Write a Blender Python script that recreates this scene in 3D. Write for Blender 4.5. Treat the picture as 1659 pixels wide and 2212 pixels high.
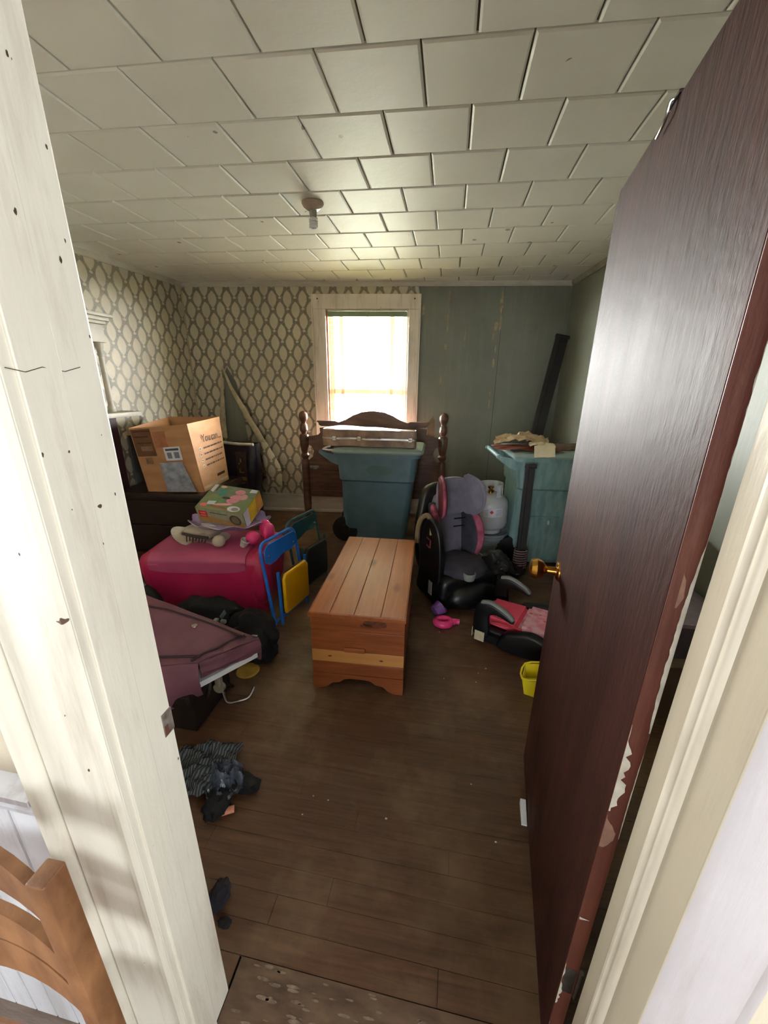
import bpy, bmesh, math, random
from mathutils import Vector, Matrix, noise
random.seed(7)
S = bpy.context.scene
for o in list(bpy.data.objects): bpy.data.objects.remove(o)
PI = math.pi

# ------------------------------------------------------------ camera
cd = bpy.data.cameras.new('camera'); cam = bpy.data.objects.new('camera', cd)
S.collection.objects.link(cam); S.camera = cam
cd.sensor_fit = 'HORIZONTAL'; cd.sensor_width = 36.0; cd.lens = 36.0 * 831 / 1659
cd.clip_start = 0.02; cd.clip_end = 200
cam.matrix_world = Matrix(((0.98450732, -0.0657998, 0.16252917, 0),
                           (0.17498409, 0.30937284, -0.93470263, 0),
                           (0.01122114, 0.9486616, 0.31609374, 1.5),
                           (0, 0, 0, 1)))
# ------------------------------------------------------------ world, light, exposure
W = bpy.data.worlds.new('sky'); S.world = W; W.use_nodes = True
wn = W.node_tree; wn.nodes.clear()
wo = wn.nodes.new('ShaderNodeOutputWorld'); wb = wn.nodes.new('ShaderNodeBackground')
tc = wn.nodes.new('ShaderNodeTexCoord'); sx = wn.nodes.new('ShaderNodeSeparateXYZ'); cr = wn.nodes.new('ShaderNodeValToRGB')
wn.links.new(tc.outputs['Generated'], sx.inputs[0]); wn.links.new(sx.outputs['Z'], cr.inputs[0])
cr.color_ramp.elements[0].position = 0.0; cr.color_ramp.elements[0].color = (0.90, 0.91, 0.88, 1)
cr.color_ramp.elements[1].position = 0.6; cr.color_ramp.elements[1].color = (0.84, 0.93, 1.0, 1)
wn.links.new(cr.outputs[0], wb.inputs[0]); wn.links.new(wb.outputs[0], wo.inputs[0])
wb.inputs[1].default_value = 160.0

def area(name, loc, rot, sx_, sy_, power, color, portal=False):
    l = bpy.data.lights.new(name, 'AREA'); l.shape = 'RECTANGLE'; l.size = sx_; l.size_y = sy_
    l.energy = power; l.color = color
    if portal: l.cycles.is_portal = True
    o = bpy.data.objects.new(name, l); o.location = loc; o.rotation_euler = rot; S.collection.objects.link(o); return o
area('window_portal', (-1.0, 4.62, 1.56), (PI/2, 0, math.radians(186.4)), 1.0, 1.5, 1, (1, 1, 1), True)
area('hall_end_light', (-0.85, -4.6, 1.35), (PI/2, 0, math.radians(-8)), 1.9, 1.9, 74, (.90, .95, 1), False)  # unseen area lamp standing in for daylight from the hall
area('hall_left_fill', (-1.86, -.08, 1.35), (PI/2, 0, -PI/2), .30, 1.9, 15, (.93, .96, 1), False)  # unseen fill lamp, added to light the right doorway reveal
area('hall_right_fill', (1.22, -.55, 1.35), (PI/2, 0, PI/2), 1.3, 1.6, 22, (.93, .96, 1), False)  # added fill out of view, brightens the left doorway reveal
S.view_settings.view_transform = 'Standard'; S.view_settings.look = 'None'
S.view_settings.gamma = 1.0; S.view_settings.use_curve_mapping = False
S.view_settings.exposure = 0.90

# ------------------------------------------------------------ helpers: materials
def lin(c):
    return tuple((x/255/12.92 if x/255 <= .04045 else ((x/255+.055)/1.055)**2.4) for x in c) + (1,)
class NT:
    def __init__(s, name):
        s.m = bpy.data.materials.new(name); s.m.use_nodes = True; s.t = s.m.node_tree
        s.b = s.t.nodes['Principled BSDF']
    def n(s, typ, **kw):
        nd = s.t.nodes.new(typ)
        for k, v in kw.items(): setattr(nd, k, v)
        return nd
    def l(s, a, b): s.t.links.new(a, b)
    def math(s, op, a, b=None, c=None, clamp=False):
        nd = s.n('ShaderNodeMath', operation=op); nd.use_clamp = clamp
        for i, v in enumerate((a, b, c)):
            if v is None: continue
            if isinstance(v, (int, float)): nd.inputs[i].default_value = v
            else: s.l(v, nd.inputs[i])
        return nd.outputs[0]
    def mix(s, f, a, b):
        nd = s.n('ShaderNodeMix', data_type='RGBA')
        for i, v in ((0, f), (6, a), (7, b)):
            if isinstance(v, (int, float)): nd.inputs[i].default_value = v
            elif isinstance(v, tuple): nd.inputs[i].default_value = v
            else: s.l(v, nd.inputs[i])
        return nd.outputs[2]
    def coord(s, scale=(1, 1, 1), rot=(0, 0, 0), kind='Object', loc=(0, 0, 0)):
        tcn = s.n('ShaderNodeTexCoord'); mp = s.n('ShaderNodeMapping')
        mp.inputs['Scale'].default_value = scale; mp.inputs['Rotation'].default_value = rot; mp.inputs['Location'].default_value = loc
        s.l(tcn.outputs[kind], mp.inputs[0]); return mp.outputs[0]
    def noise(s, vec, scale, detail=4, rough=.55, dist=0):
        nd = s.n('ShaderNodeTexNoise'); nd.inputs['Scale'].default_value = scale; nd.inputs['Detail'].default_value = detail
        nd.inputs['Roughness'].default_value = rough; nd.inputs['Distortion'].default_value = dist
        s.l(vec, nd.inputs['Vector']); return nd.outputs[0]
    def ramp(s, f, p0, p1, c0=(0, 0, 0, 1), c1=(1, 1, 1, 1)):
        nd = s.n('ShaderNodeValToRGB'); e = nd.color_ramp.elements
        e[0].position = p0; e[1].position = p1; e[0].color = c0; e[1].color = c1
        s.l(f, nd.inputs[0]); return nd.outputs[0]
    def bump(s, h, strength=.3, dist=.01):
        nd = s.n('ShaderNodeBump'); nd.inputs['Strength'].default_value = strength; nd.inputs['Distance'].default_value = dist
        s.l(h, nd.inputs['Height']); s.l(nd.outputs[0], s.b.inputs['Normal'])
    def col(s, c): s.l(c, s.b.inputs['Base Color'])
MC = {}
def M(name, c, rough=.6, c2=None, scale=12, stretch=(1, 1, 1), bump=0, bscale=None, metal=0, lo=.35, hi=.65, spec=None, coat=0, sheen=0):
    if name in MC: return MC[name]
    t = NT(name); v = t.coord(stretch)
    c2 = c2 or tuple(max(0, x*.82) for x in c)
    t.col(t.mix(t.ramp(t.noise(v, scale, 5), lo, hi), lin(c), lin(c2)))
    t.b.inputs['Roughness'].default_value = rough; t.b.inputs['Metallic'].default_value = metal
    if spec is not None: t.b.inputs['Specular IOR Level'].default_value = spec
    if coat: t.b.inputs['Coat Weight'].default_value = coat
    if sheen: t.b.inputs['Sheen Weight'].default_value = sheen
    if bump: t.bump(t.noise(v, bscale or scale*4, 3), bump, .004)
    MC[name] = t.m; return t.m

# painted plaster / boards
def mat_worn_paint(name, c, c2, dirt, rough=.45, vert=True, chips=.0):
    t = NT(name); v = t.coord((1, 1, 1)); vs = t.coord((6, 6, .7) if vert else (1, 6, 6))
    a = t.mix(t.ramp(t.noise(v, 3, 5), .35, .7), lin(c), lin(c2))
    d = t.ramp(t.noise(vs, 2.6, 8, .68), .50, .72)
    a = t.mix(t.math('MULTIPLY', d, .62), a, lin(dirt))
    if chips:
        ch = t.ramp(t.noise(v, 38, 2), .78-chips, .79-chips)
        a = t.mix(ch, a, lin((90, 70, 58)))
    t.col(a); t.b.inputs['Roughness'].default_value = rough
    h = t.math('ADD', t.noise(vs, 7, 6), t.math('MULTIPLY', t.noise(v, 45, 3), .3)); t.bump(h, .35, .004)
    return t.m
m_casing = mat_worn_paint('cream_painted_wood', (232, 228, 214), (222, 217, 202), (178, 164, 146), .42, True, .02)
m_casing2 = mat_worn_paint('beige_painted_wood', (190, 180, 158), (182, 171, 150), (165, 152, 132), .4)
m_wincasing = mat_worn_paint('window_casing_paint', (240, 232, 222), (232, 222, 208), (170, 140, 112), .5, True, .03)
m_trim = mat_worn_paint('pale_trim_paint', (205, 200, 186), (188, 182, 168), (150, 140, 124), .5, False)
m_wains = mat_worn_paint('white_wainscot_paint', (225, 228, 234), (212, 214, 222), (170, 160, 158), .25)
m_hallwall = mat_worn_paint('hall_plaster', (208, 198, 176), (198, 188, 168), (170, 158, 140), .7)
m_rawwood = M('raw_orange_wood', (190, 130, 84), .6, (160, 100, 60), 10, (8, 8, .6))

def mat_ceiling():
    t = NT('painted_fibre_tile'); v = t.coord((1, 1, 1))
    oi = t.n('ShaderNodeObjectInfo')
    base = t.mix(t.ramp(t.noise(v, 2.2, 4), .35, .7), lin((238, 235, 229)), lin((230, 227, 219)))
    base = t.mix(t.math('MULTIPLY', oi.outputs['Random'], .25), base, lin((214, 210, 198)))
    vo = t.n('ShaderNodeTexVoronoi'); vo.inputs['Scale'].default_value = 4.6; t.l(t.n('ShaderNodeNewGeometry').outputs['Position'], vo.inputs['Vector'])
    sp = t.math('LESS_THAN', t.math('ADD', vo.outputs['Distance'], t.math('MULTIPLY', t.noise(v, 60, 2), .04)), .095)
    sel = t.math('LESS_THAN', t.noise(t.n('ShaderNodeNewGeometry').outputs['Position'], 1.7, 2), .56)
    base = t.mix(t.math('MULTIPLY', sp, t.math('MULTIPLY', sel, .7)), base, lin((96, 84, 66)))
    t.col(base); t.b.inputs['Roughness'].default_value = .48
    t.bump(t.noise(t.n('ShaderNodeNewGeometry').outputs['Position'], 28, 6, .6), .25, .005)
    return t.m
m_tile = mat_ceiling()
m_tile_back = M('tile_backing', (120, 112, 96), .8)

def mat_plank():
    t = NT('worn_oak_strip'); oi = t.n('ShaderNodeObjectInfo')
    g = t.n('ShaderNodeNewGeometry').outputs['Position']
    mp = t.n('ShaderNodeMapping'); mp.inputs['Scale'].default_value = (1.2, 22, 1); t.l(g, mp.inputs[0])
    gr = t.noise(mp.outputs[0], 3, 8, .65, .6)
    a = t.mix(t.ramp(gr, .3, .7), lin((106, 74, 52)), lin((62, 40, 27)))
    a = t.mix(t.math('MULTIPLY', oi.outputs['Random'], .5), a, lin((86, 62, 44)))
    worn = t.ramp(t.noise(g, 1.7, 8, .65), .47, .64)
    a = t.mix(t.math('MULTIPLY', worn, .6), a, lin((136, 112, 86)))
    red = t.ramp(t.noise(g, .8, 3), .52, .72)
    a = t.mix(t.math('MULTIPLY', red, .55), a, lin((98, 48, 32)))
    fl = t.ramp(t.noise(g, 33, 2), .80, .82)
    a = t.mix(t.math('MULTIPLY', fl, .6), a, lin((170, 150, 128)))
    t.col(a)
    t.l(t.math('ADD', t.math('MULTIPLY', t.noise(g, 3, 5), .35), .30), t.b.inputs['Roughness'])
    t.bump(gr, .2, .003); return t.m
m_plank = mat_plank()
m_subfloor = M('dark_gap', (22, 15, 10), .9)
m_hallfloor = M('hall_floor_scuffed', (112, 96, 82), .5, (86, 70, 58), 5, (1, 6, 1), .2)

def mat_wallpaper():
    t = NT('damask_wallpaper'); v = t.coord()
    sp = t.n('ShaderNodeSeparateXYZ'); t.l(v, sp.inputs[0])
    u = t.math('DIVIDE', sp.outputs[0], .162); w = t.math('DIVIDE', sp.outputs[2], .212)
    wob = t.math('MULTIPLY', t.math('SUBTRACT', t.noise(v, 30, 2), .5), .07)
    u = t.math('ADD', u, wob)
    def lattice(off):
        fu = t.math('SUBTRACT', t.math('FRACT', t.math('ADD', u, off)), .5)
        fv = t.math('SUBTRACT', t.math('FRACT', t.math('ADD', w, off)), .5)
        c = t.math('COSINE', t.math('MULTIPLY', fv, PI/.78))
        tip = t.math('MULTIPLY', t.math('POWER', t.math('MAXIMUM', c, .0001), .75), .295)
        ov = t.math('MULTIPLY', t.math('SUBTRACT', tip, t.math('ABSOLUTE', fu)), 25, clamp=True)
        inside = t.math('LESS_THAN', t.math('ABSOLUTE', fv), .39)
        ov = t.math('MULTIPLY', ov, inside)
        hv = t.math('ADD', fv, .44)
        dd = t.math('ADD', t.math('POWER', t.math('DIVIDE', fu, .10), 2), t.math('POWER', t.math('DIVIDE', hv, .055), 2))
        heart = t.math('LESS_THAN', dd, 1)
        return t.math('MAXIMUM', ov, heart), ov, fu, fv
    A, oa, fa, va = lattice(0.0); B, ob, fb, vb = lattice(0.5)
    m = t.math('MAXIMUM', A, B, clamp=True)
    fine = t.ramp(t.noise(v, 160, 3), .4, .6)
    cream = t.mix(t.math('MULTIPLY', fine, .5), lin((218, 208, 184)), lin((200, 190, 166)))
    # the printed dark figure between the ovals fades to a pale line in its middle
    dark = t.mix(t.math('MULTIPLY', t.ramp(t.noise(v, 70, 3), .42, .58), .6), lin((124, 120, 106)), lin((160, 152, 128)))
    a = t.mix(m, dark, cream)
    st = t.ramp(t.noise(v, 1.6, 6, .6), .38, .72)
    a = t.mix(t.math('MULTIPLY', st, .4), a, lin((118, 104, 82)))
    t.col(a); t.b.inputs['Roughness'].default_value = .45
    t.bump(t.math('ADD', t.noise(v, 6, 4), t.math('MULTIPLY', m, .1)), .3, .01); return t.m
m_paper = mat_wallpaper()
m_paperback = M('wallpaper_back', (206, 194, 164), .6, (176, 160, 128), 14)

def mat_teal():
    t = NT('teal_painted_board'); v = t.coord()
    vs = t.coord((9, 9, .8))
    a = t.mix(t.ramp(t.noise(v, 1.5, 5), .35, .7), lin((130, 133, 120)), lin((114, 117, 104)))
    a = t.mix(t.math('MULTIPLY', t.ramp(t.noise(vs, 2, 8, .7), .5, .8), .5), a, lin((150, 150, 128)))
    a = t.mix(t.math('MULTIPLY', t.ramp(t.noise(v, 2.6, 8, .7), .62, .72), .4), a, lin((84, 78, 62)))
    t.col(a); t.b.inputs['Roughness'].default_value = .5; t.bump(t.noise(vs, 4, 6), .3, .005); return t.m
m_teal = mat_teal()
m_peel = M('bare_plaster', (176, 164, 134), .8, (140, 124, 96), 20)

def mat_door():
    t = NT('brown_door_varnish'); v = t.coord((1, 1, 1)); vs = t.coord((14, 14, 1.1)); vs2 = t.coord((30, 30, 5))
    a = t.mix(t.ramp(t.noise(vs, 1.6, 7, .6), .35, .7), lin((66, 38, 32)), lin((47, 27, 22)))
    a = t.mix(t.math('MULTIPLY', t.ramp(t.noise(v, 2.2, 6), .55, .8), .5), a, lin((96, 56, 36)))
    t.col(a)
    t.l(t.math('ADD', t.math('MULTIPLY', t.noise(vs, 2, 6), .14), .47), t.b.inputs['Roughness'])
    t.b.inputs['Coat Weight'].default_value = .0
    t.b.inputs['Specular IOR Level'].default_value = .08
    v3 = t.coord((60, 60, 9)); v4 = t.coord((20, 20, 14))
    h = t.math('ADD', t.math('MULTIPLY', t.noise(v3, 1.6, 4, .6), .55), t.math('MULTIPLY', t.noise(v4, 2.0, 4, .6), .5))
    t.bump(h, .75, .0045); return t.m
m_door = mat_door()
m_dooredge = mat_worn_paint('door_edge_red_brown', (102, 52, 36), (80, 40, 31), (132, 84, 62), .5)
m_chip = M('exposed_white_paint', (214, 208, 192), .6, (186, 176, 160), 30)
m_chip2 = M('filler_patch', (150, 112, 92), .6, (124, 90, 74), 30)

def mat_cedar(name, base, dark, knots=True, ax=0):
    t = NT(name); oi = t.n('ShaderNodeObjectInfo')
    sc = [18, 18, 18]; sc[ax] = 1.2
    v = t.coord((1, 1, 1)); vs = t.coord(tuple(sc))
    g = t.noise(vs, 1.6, 6, .6, 1.2)
    a = t.mix(t.ramp(g, .3, .75), lin(base), lin(dark)); a = t.mix(t.math('MULTIPLY', oi.outputs['Random'], .4), a, lin(dark))
    if knots:
        vo = t.n('ShaderNodeTexVoronoi'); vo.inputs['Scale'].default_value = 4.2
        mv = t.coord(tuple((.55 if i == ax else 1.4) for i in range(3))); t.l(mv, vo.inputs['Vector'])
        k = t.ramp(t.math('ADD', vo.outputs['Distance'], t.math('MULTIPLY', t.noise(v, 25, 2), .05)), .10, .20, (1, 1, 1, 1), (0, 0, 0, 1))
        a = t.mix(t.math('MULTIPLY', k, .75), a, lin((70, 32, 18)))
    t.col(a); t.b.inputs['Roughness'].default_value = .36; t.b.inputs['Specular IOR Level'].default_value = .3; t.b.inputs['Coat Weight'].default_value = .06
    t.b.inputs['Coat Roughness'].default_value = .22; t.bump(g, .08, .002); return t.m
m_cedar_top = mat_cedar('cedar_top', (182, 108, 64), (152, 84, 48), True, 1)
m_cedar_pale = mat_cedar('cedar_sapwood', (204, 148, 88), (186, 126, 70), True, 0)
m_cedar_red = mat_cedar('cedar_heartwood', (164, 94, 54), (118, 62, 34), True, 0)
m_cedar_side = mat_cedar('cedar_side', (164, 98, 56), (136, 74, 40), True, 1)

m_headwood = M('dark_brown_bedwood', (112, 76, 58), .36, (78, 50, 38), 5, (1, 1, 5), .05, spec=.6)
m_darkwood = M('dark_trunk_wood', (44, 26, 20), .4, (30, 17, 13), 6, (1, 1, 8))
m_cart = M('teal_cart_plastic', (102, 130, 146), .42, (86, 114, 128), 6, (1, 1, 1), .15, 200)
m_cart2 = M('faded_green_cart_plastic', (146, 176, 176), .4, (112, 146, 148), 7, (3, 3, .7), .15, 200)
m_cartlid = M('cart_lid_plastic', (158, 176, 172), .45, (138, 158, 154), 5, (1, 1, 1), .1, 160)
m_rubber = M('black_rubber', (18, 18, 19), .7)
m_white = M('white_plastic', (226, 228, 230), .4, (206, 208, 212), 8)
m_black = M('black_plastic', (16, 16, 18), .38, (10, 10, 12), 8)
m_blackcloth = M('black_cloth', (17, 16, 18), .9, (10, 10, 12), 14, bump=.4)
m_case = M('brown_case_shell', (176, 146, 128), .38, (122, 96, 82), 8, bump=.1)
m_alu = M('brushed_aluminium', (214, 212, 210), .25, (190, 188, 186), 20, metal=1)
m_steel = M('dull_steel', (150, 146, 140), .4, (110, 104, 98), 20, metal=1)
m_brass = M('brass', (206, 160, 78), .22, (170, 122, 52), 20, metal=1)
m_tank = M('grey_white_tank_enamel', (196, 198, 204), .32, (180, 180, 186), 5)
m_label = M('white_label', (226, 224, 232), .5, (214, 212, 222), 20)
m_red = M('red_print', (206, 54, 56), .5)
m_bucket = M('grey_bucket_plastic', (150, 158, 164), .4, (136, 142, 148), 8)
m_card = M('brown_cardboard', (196, 146, 102), .75, (178, 128, 86), 4, (1, 1, 3))
m_cardin = M('cardboard_inside', (176, 138, 100), .8, (156, 118, 84), 4)
m_cardink = M('brown_print_ink', (84, 56, 36), .8)
m_cardpanel = M('dark_printed_cardboard', (122, 84, 54), .75, (100, 66, 42), 9)
m_tape = M('clear_packing_tape', (206, 190, 170), .15, (190, 170, 146), 10)
m_greyfilm = M('grey_shipping_bag', (176, 180, 192), .3, (134, 138, 152), 16, bump=.5)
m_kraft = M('crumpled_kraft_paper', (196, 172, 136), .8, (166, 140, 104), 10, bump=.4)
m_cream = M('cream_paper', (234, 222, 190), .7, (214, 200, 164), 10)
m_redbrown = M('red_brown_board', (130, 66, 40), .6, (104, 50, 30), 10)
m_pink = M('magenta_toybox_plastic', (184, 40, 88), .36, (166, 32, 76), 4, bump=.08)
m_pinklid = M('toybox_lid_plastic', (176, 76, 114), .42, (160, 64, 102), 4, bump=.08)
m_pink2 = M('bright_pink_plastic', (236, 66, 136), .35, (220, 54, 122), 6)
m_blue = M('bright_blue_metal', (36, 120, 226), .3, (28, 106, 206), 8)
m_blue2 = M('dull_teal_metal', (50, 92, 104), .4, (40, 78, 88), 8)
m_yellow = M('yellow_vinyl', (242, 190, 20), .3, (230, 176, 14), 5)
m_yellow2 = M('yellow_plastic', (232, 214, 40), .35, (220, 200, 30), 6)
m_maroon = M('maroon_nylon', (116, 72, 86), .75, (100, 60, 72), 7, bump=.25, bscale=300)
m_maroonpipe = M('dark_maroon_piping', (50, 26, 34), .7)
m_grey_fab = M('grey_seat_fabric', (124, 120, 138), .85, (104, 100, 118), 10, bump=.3, bscale=300, sheen=.3)
m_dkgrey = M('charcoal_seat_fabric', (66, 64, 74), .85, (48, 46, 56), 10, bump=.3, bscale=300)
m_piping = M('dusty_pink_fabric', (178, 92, 118), .8, (120, 48, 72), 14, bump=.3)
m_redfab = M('dark_red_fabric', (110, 36, 44), .8, (70, 20, 30), 14)
m_tan = M('tan_plastic', (150, 132, 98), .4, (118, 102, 76), 8)
m_boostpink = M('coral_pink_fabric', (232, 84, 112), .8, (216, 68, 98), 8, bump=.2)
m_armgrey = M('grey_armrest_plastic', (140, 144, 142), .45, (124, 128, 126), 8)
m_purple = M('purple_plastic', (128, 86, 150), .35, (108, 70, 134), 8)
m_lilac = M('lilac_foil', (178, 160, 226), .2, (150, 130, 206), 10)
m_foil = M('silver_foil', (200, 192, 208), .22, (168, 140, 188), 9, metal=.4, bump=.4)
m_hat = M('off_white_felt', (196, 184, 168), .9, (174, 160, 146), 10, bump=.3)
m_railm = M('dark_bed_rail_steel', (30, 24, 27), .5, (20, 16, 19), 10)
m_peach = M('peach_fabric', (222, 150, 120), .8)
m_sock = M('dark_knit', (46, 30, 34), .9, (32, 20, 24), 20)
m_chairwood = M('worn_brown_chair_wood', (158, 112, 74), .5, (112, 74, 48), 14, (1, 1, .5), .3)
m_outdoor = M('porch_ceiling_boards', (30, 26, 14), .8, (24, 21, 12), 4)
m_grass = M('pale_ground', (190, 188, 168), .9, (172, 170, 148), 2)
m_blindgreen = M('pale_green_head_rail', (142, 160, 130), .5, (130, 148, 118), 10)
m_slat = M('cream_blind_slat', (236, 230, 196), .4, (226, 218, 182), 10)
def mat_translucent(name, c, k):
    t = NT(name); tl_ = t.n('ShaderNodeBsdfTranslucent'); tl_.inputs[0].default_value = lin(c); mx = t.n('ShaderNodeMixShader'); mx.inputs[0].default_value = k
    t.b.inputs['Base Color'].default_value = lin(c); t.b.inputs['Roughness'].default_value = .6
    t.l(t.b.outputs[0], mx.inputs[1]); t.l(tl_.outputs[0], mx.inputs[2]); t.l(mx.outputs[0], t.t.nodes['Material Output'].inputs[0]); return t.m
m_tapew = mat_translucent('aged_blind_tape', (216, 190, 170), .55) if True else M('aged_blind_tape', (216, 196, 178), .8, (200, 178, 158), 20)

def mat_floral():
    t = NT('pink_floral_fabric'); v = t.coord()
    vo = t.n('ShaderNodeTexVoronoi'); vo.inputs['Scale'].default_value = 16; t.l(v, vo.inputs['Vector'])
    a = t.mix(t.ramp(t.noise(v, 22, 4), .4, .6), lin((240, 190, 206)), lin((232, 140, 166)))
    f = t.ramp(vo.outputs['Distance'], .18, .24, (1, 1, 1, 1), (0, 0, 0, 1))
    a = t.mix(t.math('MULTIPLY', f, .75), a, lin((214, 74, 96)))
    a = t.mix(t.math('MULTIPLY', t.ramp(t.noise(v, 9, 2), .6, .66), .5), a, lin((190, 160, 216)))
    t.col(a); t.b.inputs['Roughness'].default_value = .8; return t.m
m_floral = mat_floral()
def mat_stripe(name, c1, c2, scale, dist=3, rough=.8):
    t = NT(name); v = t.coord()
    wv = t.n('ShaderNodeTexWave'); wv.inputs['Scale'].default_value = scale; wv.inputs['Distortion'].default_value = dist; wv.inputs['Detail'].default_value = 2
    t.l(v, wv.inputs['Vector'])
    t.col(t.mix(t.ramp(wv.outputs[1] if len(wv.outputs) > 1 else wv.outputs[0], .4, .6), lin(c1), lin(c2)))
    t.b.inputs['Roughness'].default_value = rough; return t.m
m_stripecloth = mat_stripe('black_grey_stripe_knit', (34, 36, 38), (84, 90, 94), 30, 3)
m_film = M('crumpled_blue_grey_film', (96, 106, 122), .2, (40, 44, 54), 14, bump=.8)
m_glass = NT('window_glass')
m_glass.b.inputs['Transmission Weight'].default_value = 1; m_glass.b.inputs['Roughness'].default_value = 0; m_glass.b.inputs['IOR'].default_value = 1.0
m_glass.b.inputs['Base Color'].default_value = (1, 1, 1, 1)
m_glass = m_glass.m
# thin clear pane: mostly transparent with a faint reflection
_t = m_glass.node_tree; _t.nodes.clear()
_o = _t.nodes.new('ShaderNodeOutputMaterial'); _mx = _t.nodes.new('ShaderNodeMixShader'); _tr = _t.nodes.new('ShaderNodeBsdfTransparent'); _gl = _t.nodes.new('ShaderNodeBsdfGlossy')
_gl.inputs['Roughness'].default_value = .02; _mx.inputs[0].default_value = .06
_t.links.new(_tr.outputs[0], _mx.inputs[1]); _t.links.new(_gl.outputs[0], _mx.inputs[2]); _t.links.new(_mx.outputs[0], _o.inputs[0])

# ------------------------------------------------------------ helpers: meshes
def new(): return bmesh.new()
def add_box(bm, x0, x1, y0, y1, z0, z1, mat=None, bev=0, seg=2):
    vs = [bm.verts.new(p) for p in ((x0, y0, z0), (x1, y0, z0), (x1, y1, z0), (x0, y1, z0), (x0, y0, z1), (x1, y0, z1), (x1, y1, z1), (x0, y1, z1))]
    fs = [bm.faces.new([vs[i] for i in q]) for q in ((3, 2, 1, 0), (4, 5, 6, 7), (0, 1, 5, 4), (1, 2, 6, 5), (2, 3, 7, 6), (3, 0, 4, 7))]
    if bev:
        es = list({e for f in fs for e in f.edges})
        r = bmesh.ops.bevel(bm, geom=es, offset=bev, segments=seg, affect='EDGES', profile=.5)
        vs = [v for v in set(v for f in r['faces'] for v in f.verts) | {v for v in vs if v.is_valid}]
    if mat is not None: bmesh.ops.transform(bm, matrix=mat, verts=[v for v in vs if v.is_valid])
    return vs
def boxbm(x0, x1, y0, y1, z0, z1, bev=0, seg=2, mat=None):
    bm = new(); add_box(bm, x0, x1, y0, y1, z0, z1, None, bev, seg)
    if mat is not None: bm.transform(mat)
    return bm
def add_hull(bm, bot, top):
    """closed solid between two rings of 3-D points"""
    a = [bm.verts.new(p) for p in bot]; b = [bm.verts.new(p) for p in top]; n = len(a)
    bm.faces.new(a[::-1]); bm.faces.new(b)
    for i in range(n): bm.faces.new((a[i], a[(i+1) % n], b[(i+1) % n], b[i]))
def prism(pts, y0, y1, bev=0, seg=2, axis='y'):
    """polygon in x,z extruded along y (or polygon in x,y along z)"""
    bm = new()
    f = (lambda p, t: (p[0], t, p[1])) if axis == 'y' else ((lambda p, t: (p[0], p[1], t)) if axis == 'z' else (lambda p, t: (t, p[0], p[1])))
    a = [bm.verts.new(f(p, y0)) for p in pts]; b = [bm.verts.new(f(p, y1)) for p in pts]; n = len(pts)
    fa = bm.faces.new(a); fb = bm.faces.new(b[::-1])
    for i in range(n): bm.faces.new((a[i], b[i], b[(i+1) % n], a[(i+1) % n]))
    bmesh.ops.recalc_face_normals(bm, faces=bm.faces[:])
    if bev:
        es = [e for e in bm.edges if e.calc_face_angle(0) > .6 and (e in fa.edges or e in fb.edges or e.calc_face_angle(0) > 1.0)]
        bmesh.ops.bevel(bm, geom=es, offset=bev, segments=seg, affect='EDGES', profile=.5)
    bmesh.ops.triangulate(bm, faces=[f for f in bm.faces if len(f.verts) > 4])
    return bm
def add_tube(bm, pts, r, n=8, closed=False, flat=1.0):
    pts = [Vector(p) for p in pts]; rings = []; N = len(pts); up = None
    rs = r if isinstance(r, (list, tuple)) else [r]*N
    for i, p in enumerate(pts):
        if closed: d = pts[(i+1) % N] - pts[i-1]
        else: d = pts[min(i+1, N-1)] - pts[max(i-1, 0)]
        d.normalize()
        if up is None:
            up = Vector((0, 0, 1)) if abs(d.z) < .9 else Vector((1, 0, 0))
        s = d.cross(up).normalized(); up = s.cross(d).normalized()
        rings.append([bm.verts.new(p + s*math.cos(2*PI*k/n)*rs[i]*flat + up*math.sin(2*PI*k/n)*rs[i]) for k in range(n)])
    for i in range(N if closed else N-1):
        a, b = rings[i], rings[(i+1) % N]
        for k in range(n): bm.faces.new((a[k], a[(k+1) % n], b[(k+1) % n], b[k]))
    if not closed: bm.faces.new(rings[0][::-1]); bm.faces.new(rings[-1])
def tubebm(*a, **k):
    bm = new(); add_tube(bm, *a, **k); return bm
def add_lathe(bm, prof, n=24, mat=None):
    """prof: list of (z, r)"""
    rings = []; vs = []
    for z, r in prof:
        ring = [bm.verts.new((max(r, 1e-4)*math.cos(2*PI*k/n), max(r, 1e-4)*math.sin(2*PI*k/n), z)) for k in range(n)]
        rings.append(ring); vs += ring
    for a, b in zip(rings, rings[1:]):
        for k in range(n): bm.faces.new((a[k], a[(k+1) % n], b[(k+1) % n], b[k]))
    bm.faces.new(rings[0][::-1]); bm.faces.new(rings[-1])
    if mat is not None: bmesh.ops.transform(bm, matrix=mat, verts=vs)
def lathebm(prof, n=24, mat=None):
    bm = new(); add_lathe(bm, prof, n, mat); return bm
def smooth_path(pts, k=6, closed=False):
    P = [Vector(p) for p in pts]; N = len(P); out = []
    for i in range(N if closed else N-1):
        p0, p1, p2, p3 = (P[(i-1) % N], P[i], P[(i+1) % N], P[(i+2) % N]) if closed else (P[max(i-1, 0)], P[i], P[i+1], P[min(i+2, N-1)])
        for j in range(k):
            t = j/k
            out.append(.5*((2*p1)+(-p0+p2)*t+(2*p0-5*p1+4*p2-p3)*t*t+(-p0+3*p1-3*p2+p3)*t**3))
    if not closed: out.append(P[-1])
    return out
def blobbm(c, r, sub=3, amp=.0, freq=4, seed=0, flat=None):
    bm = new(); bmesh.ops.create_icosphere(bm, subdivisions=sub, radius=1)
    for v in bm.verts:
        d = v.co.normalized(); k = 1 + amp*noise.noise(d*freq + Vector((seed, seed*2.1, 0))) * 2
        v.co = Vector((c[0]+d.x*r[0]*k, c[1]+d.y*r[1]*k, c[2]+d.z*r[2]*k))
        if flat is not None and v.co.z < flat: v.co.z = flat
    return bm
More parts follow.
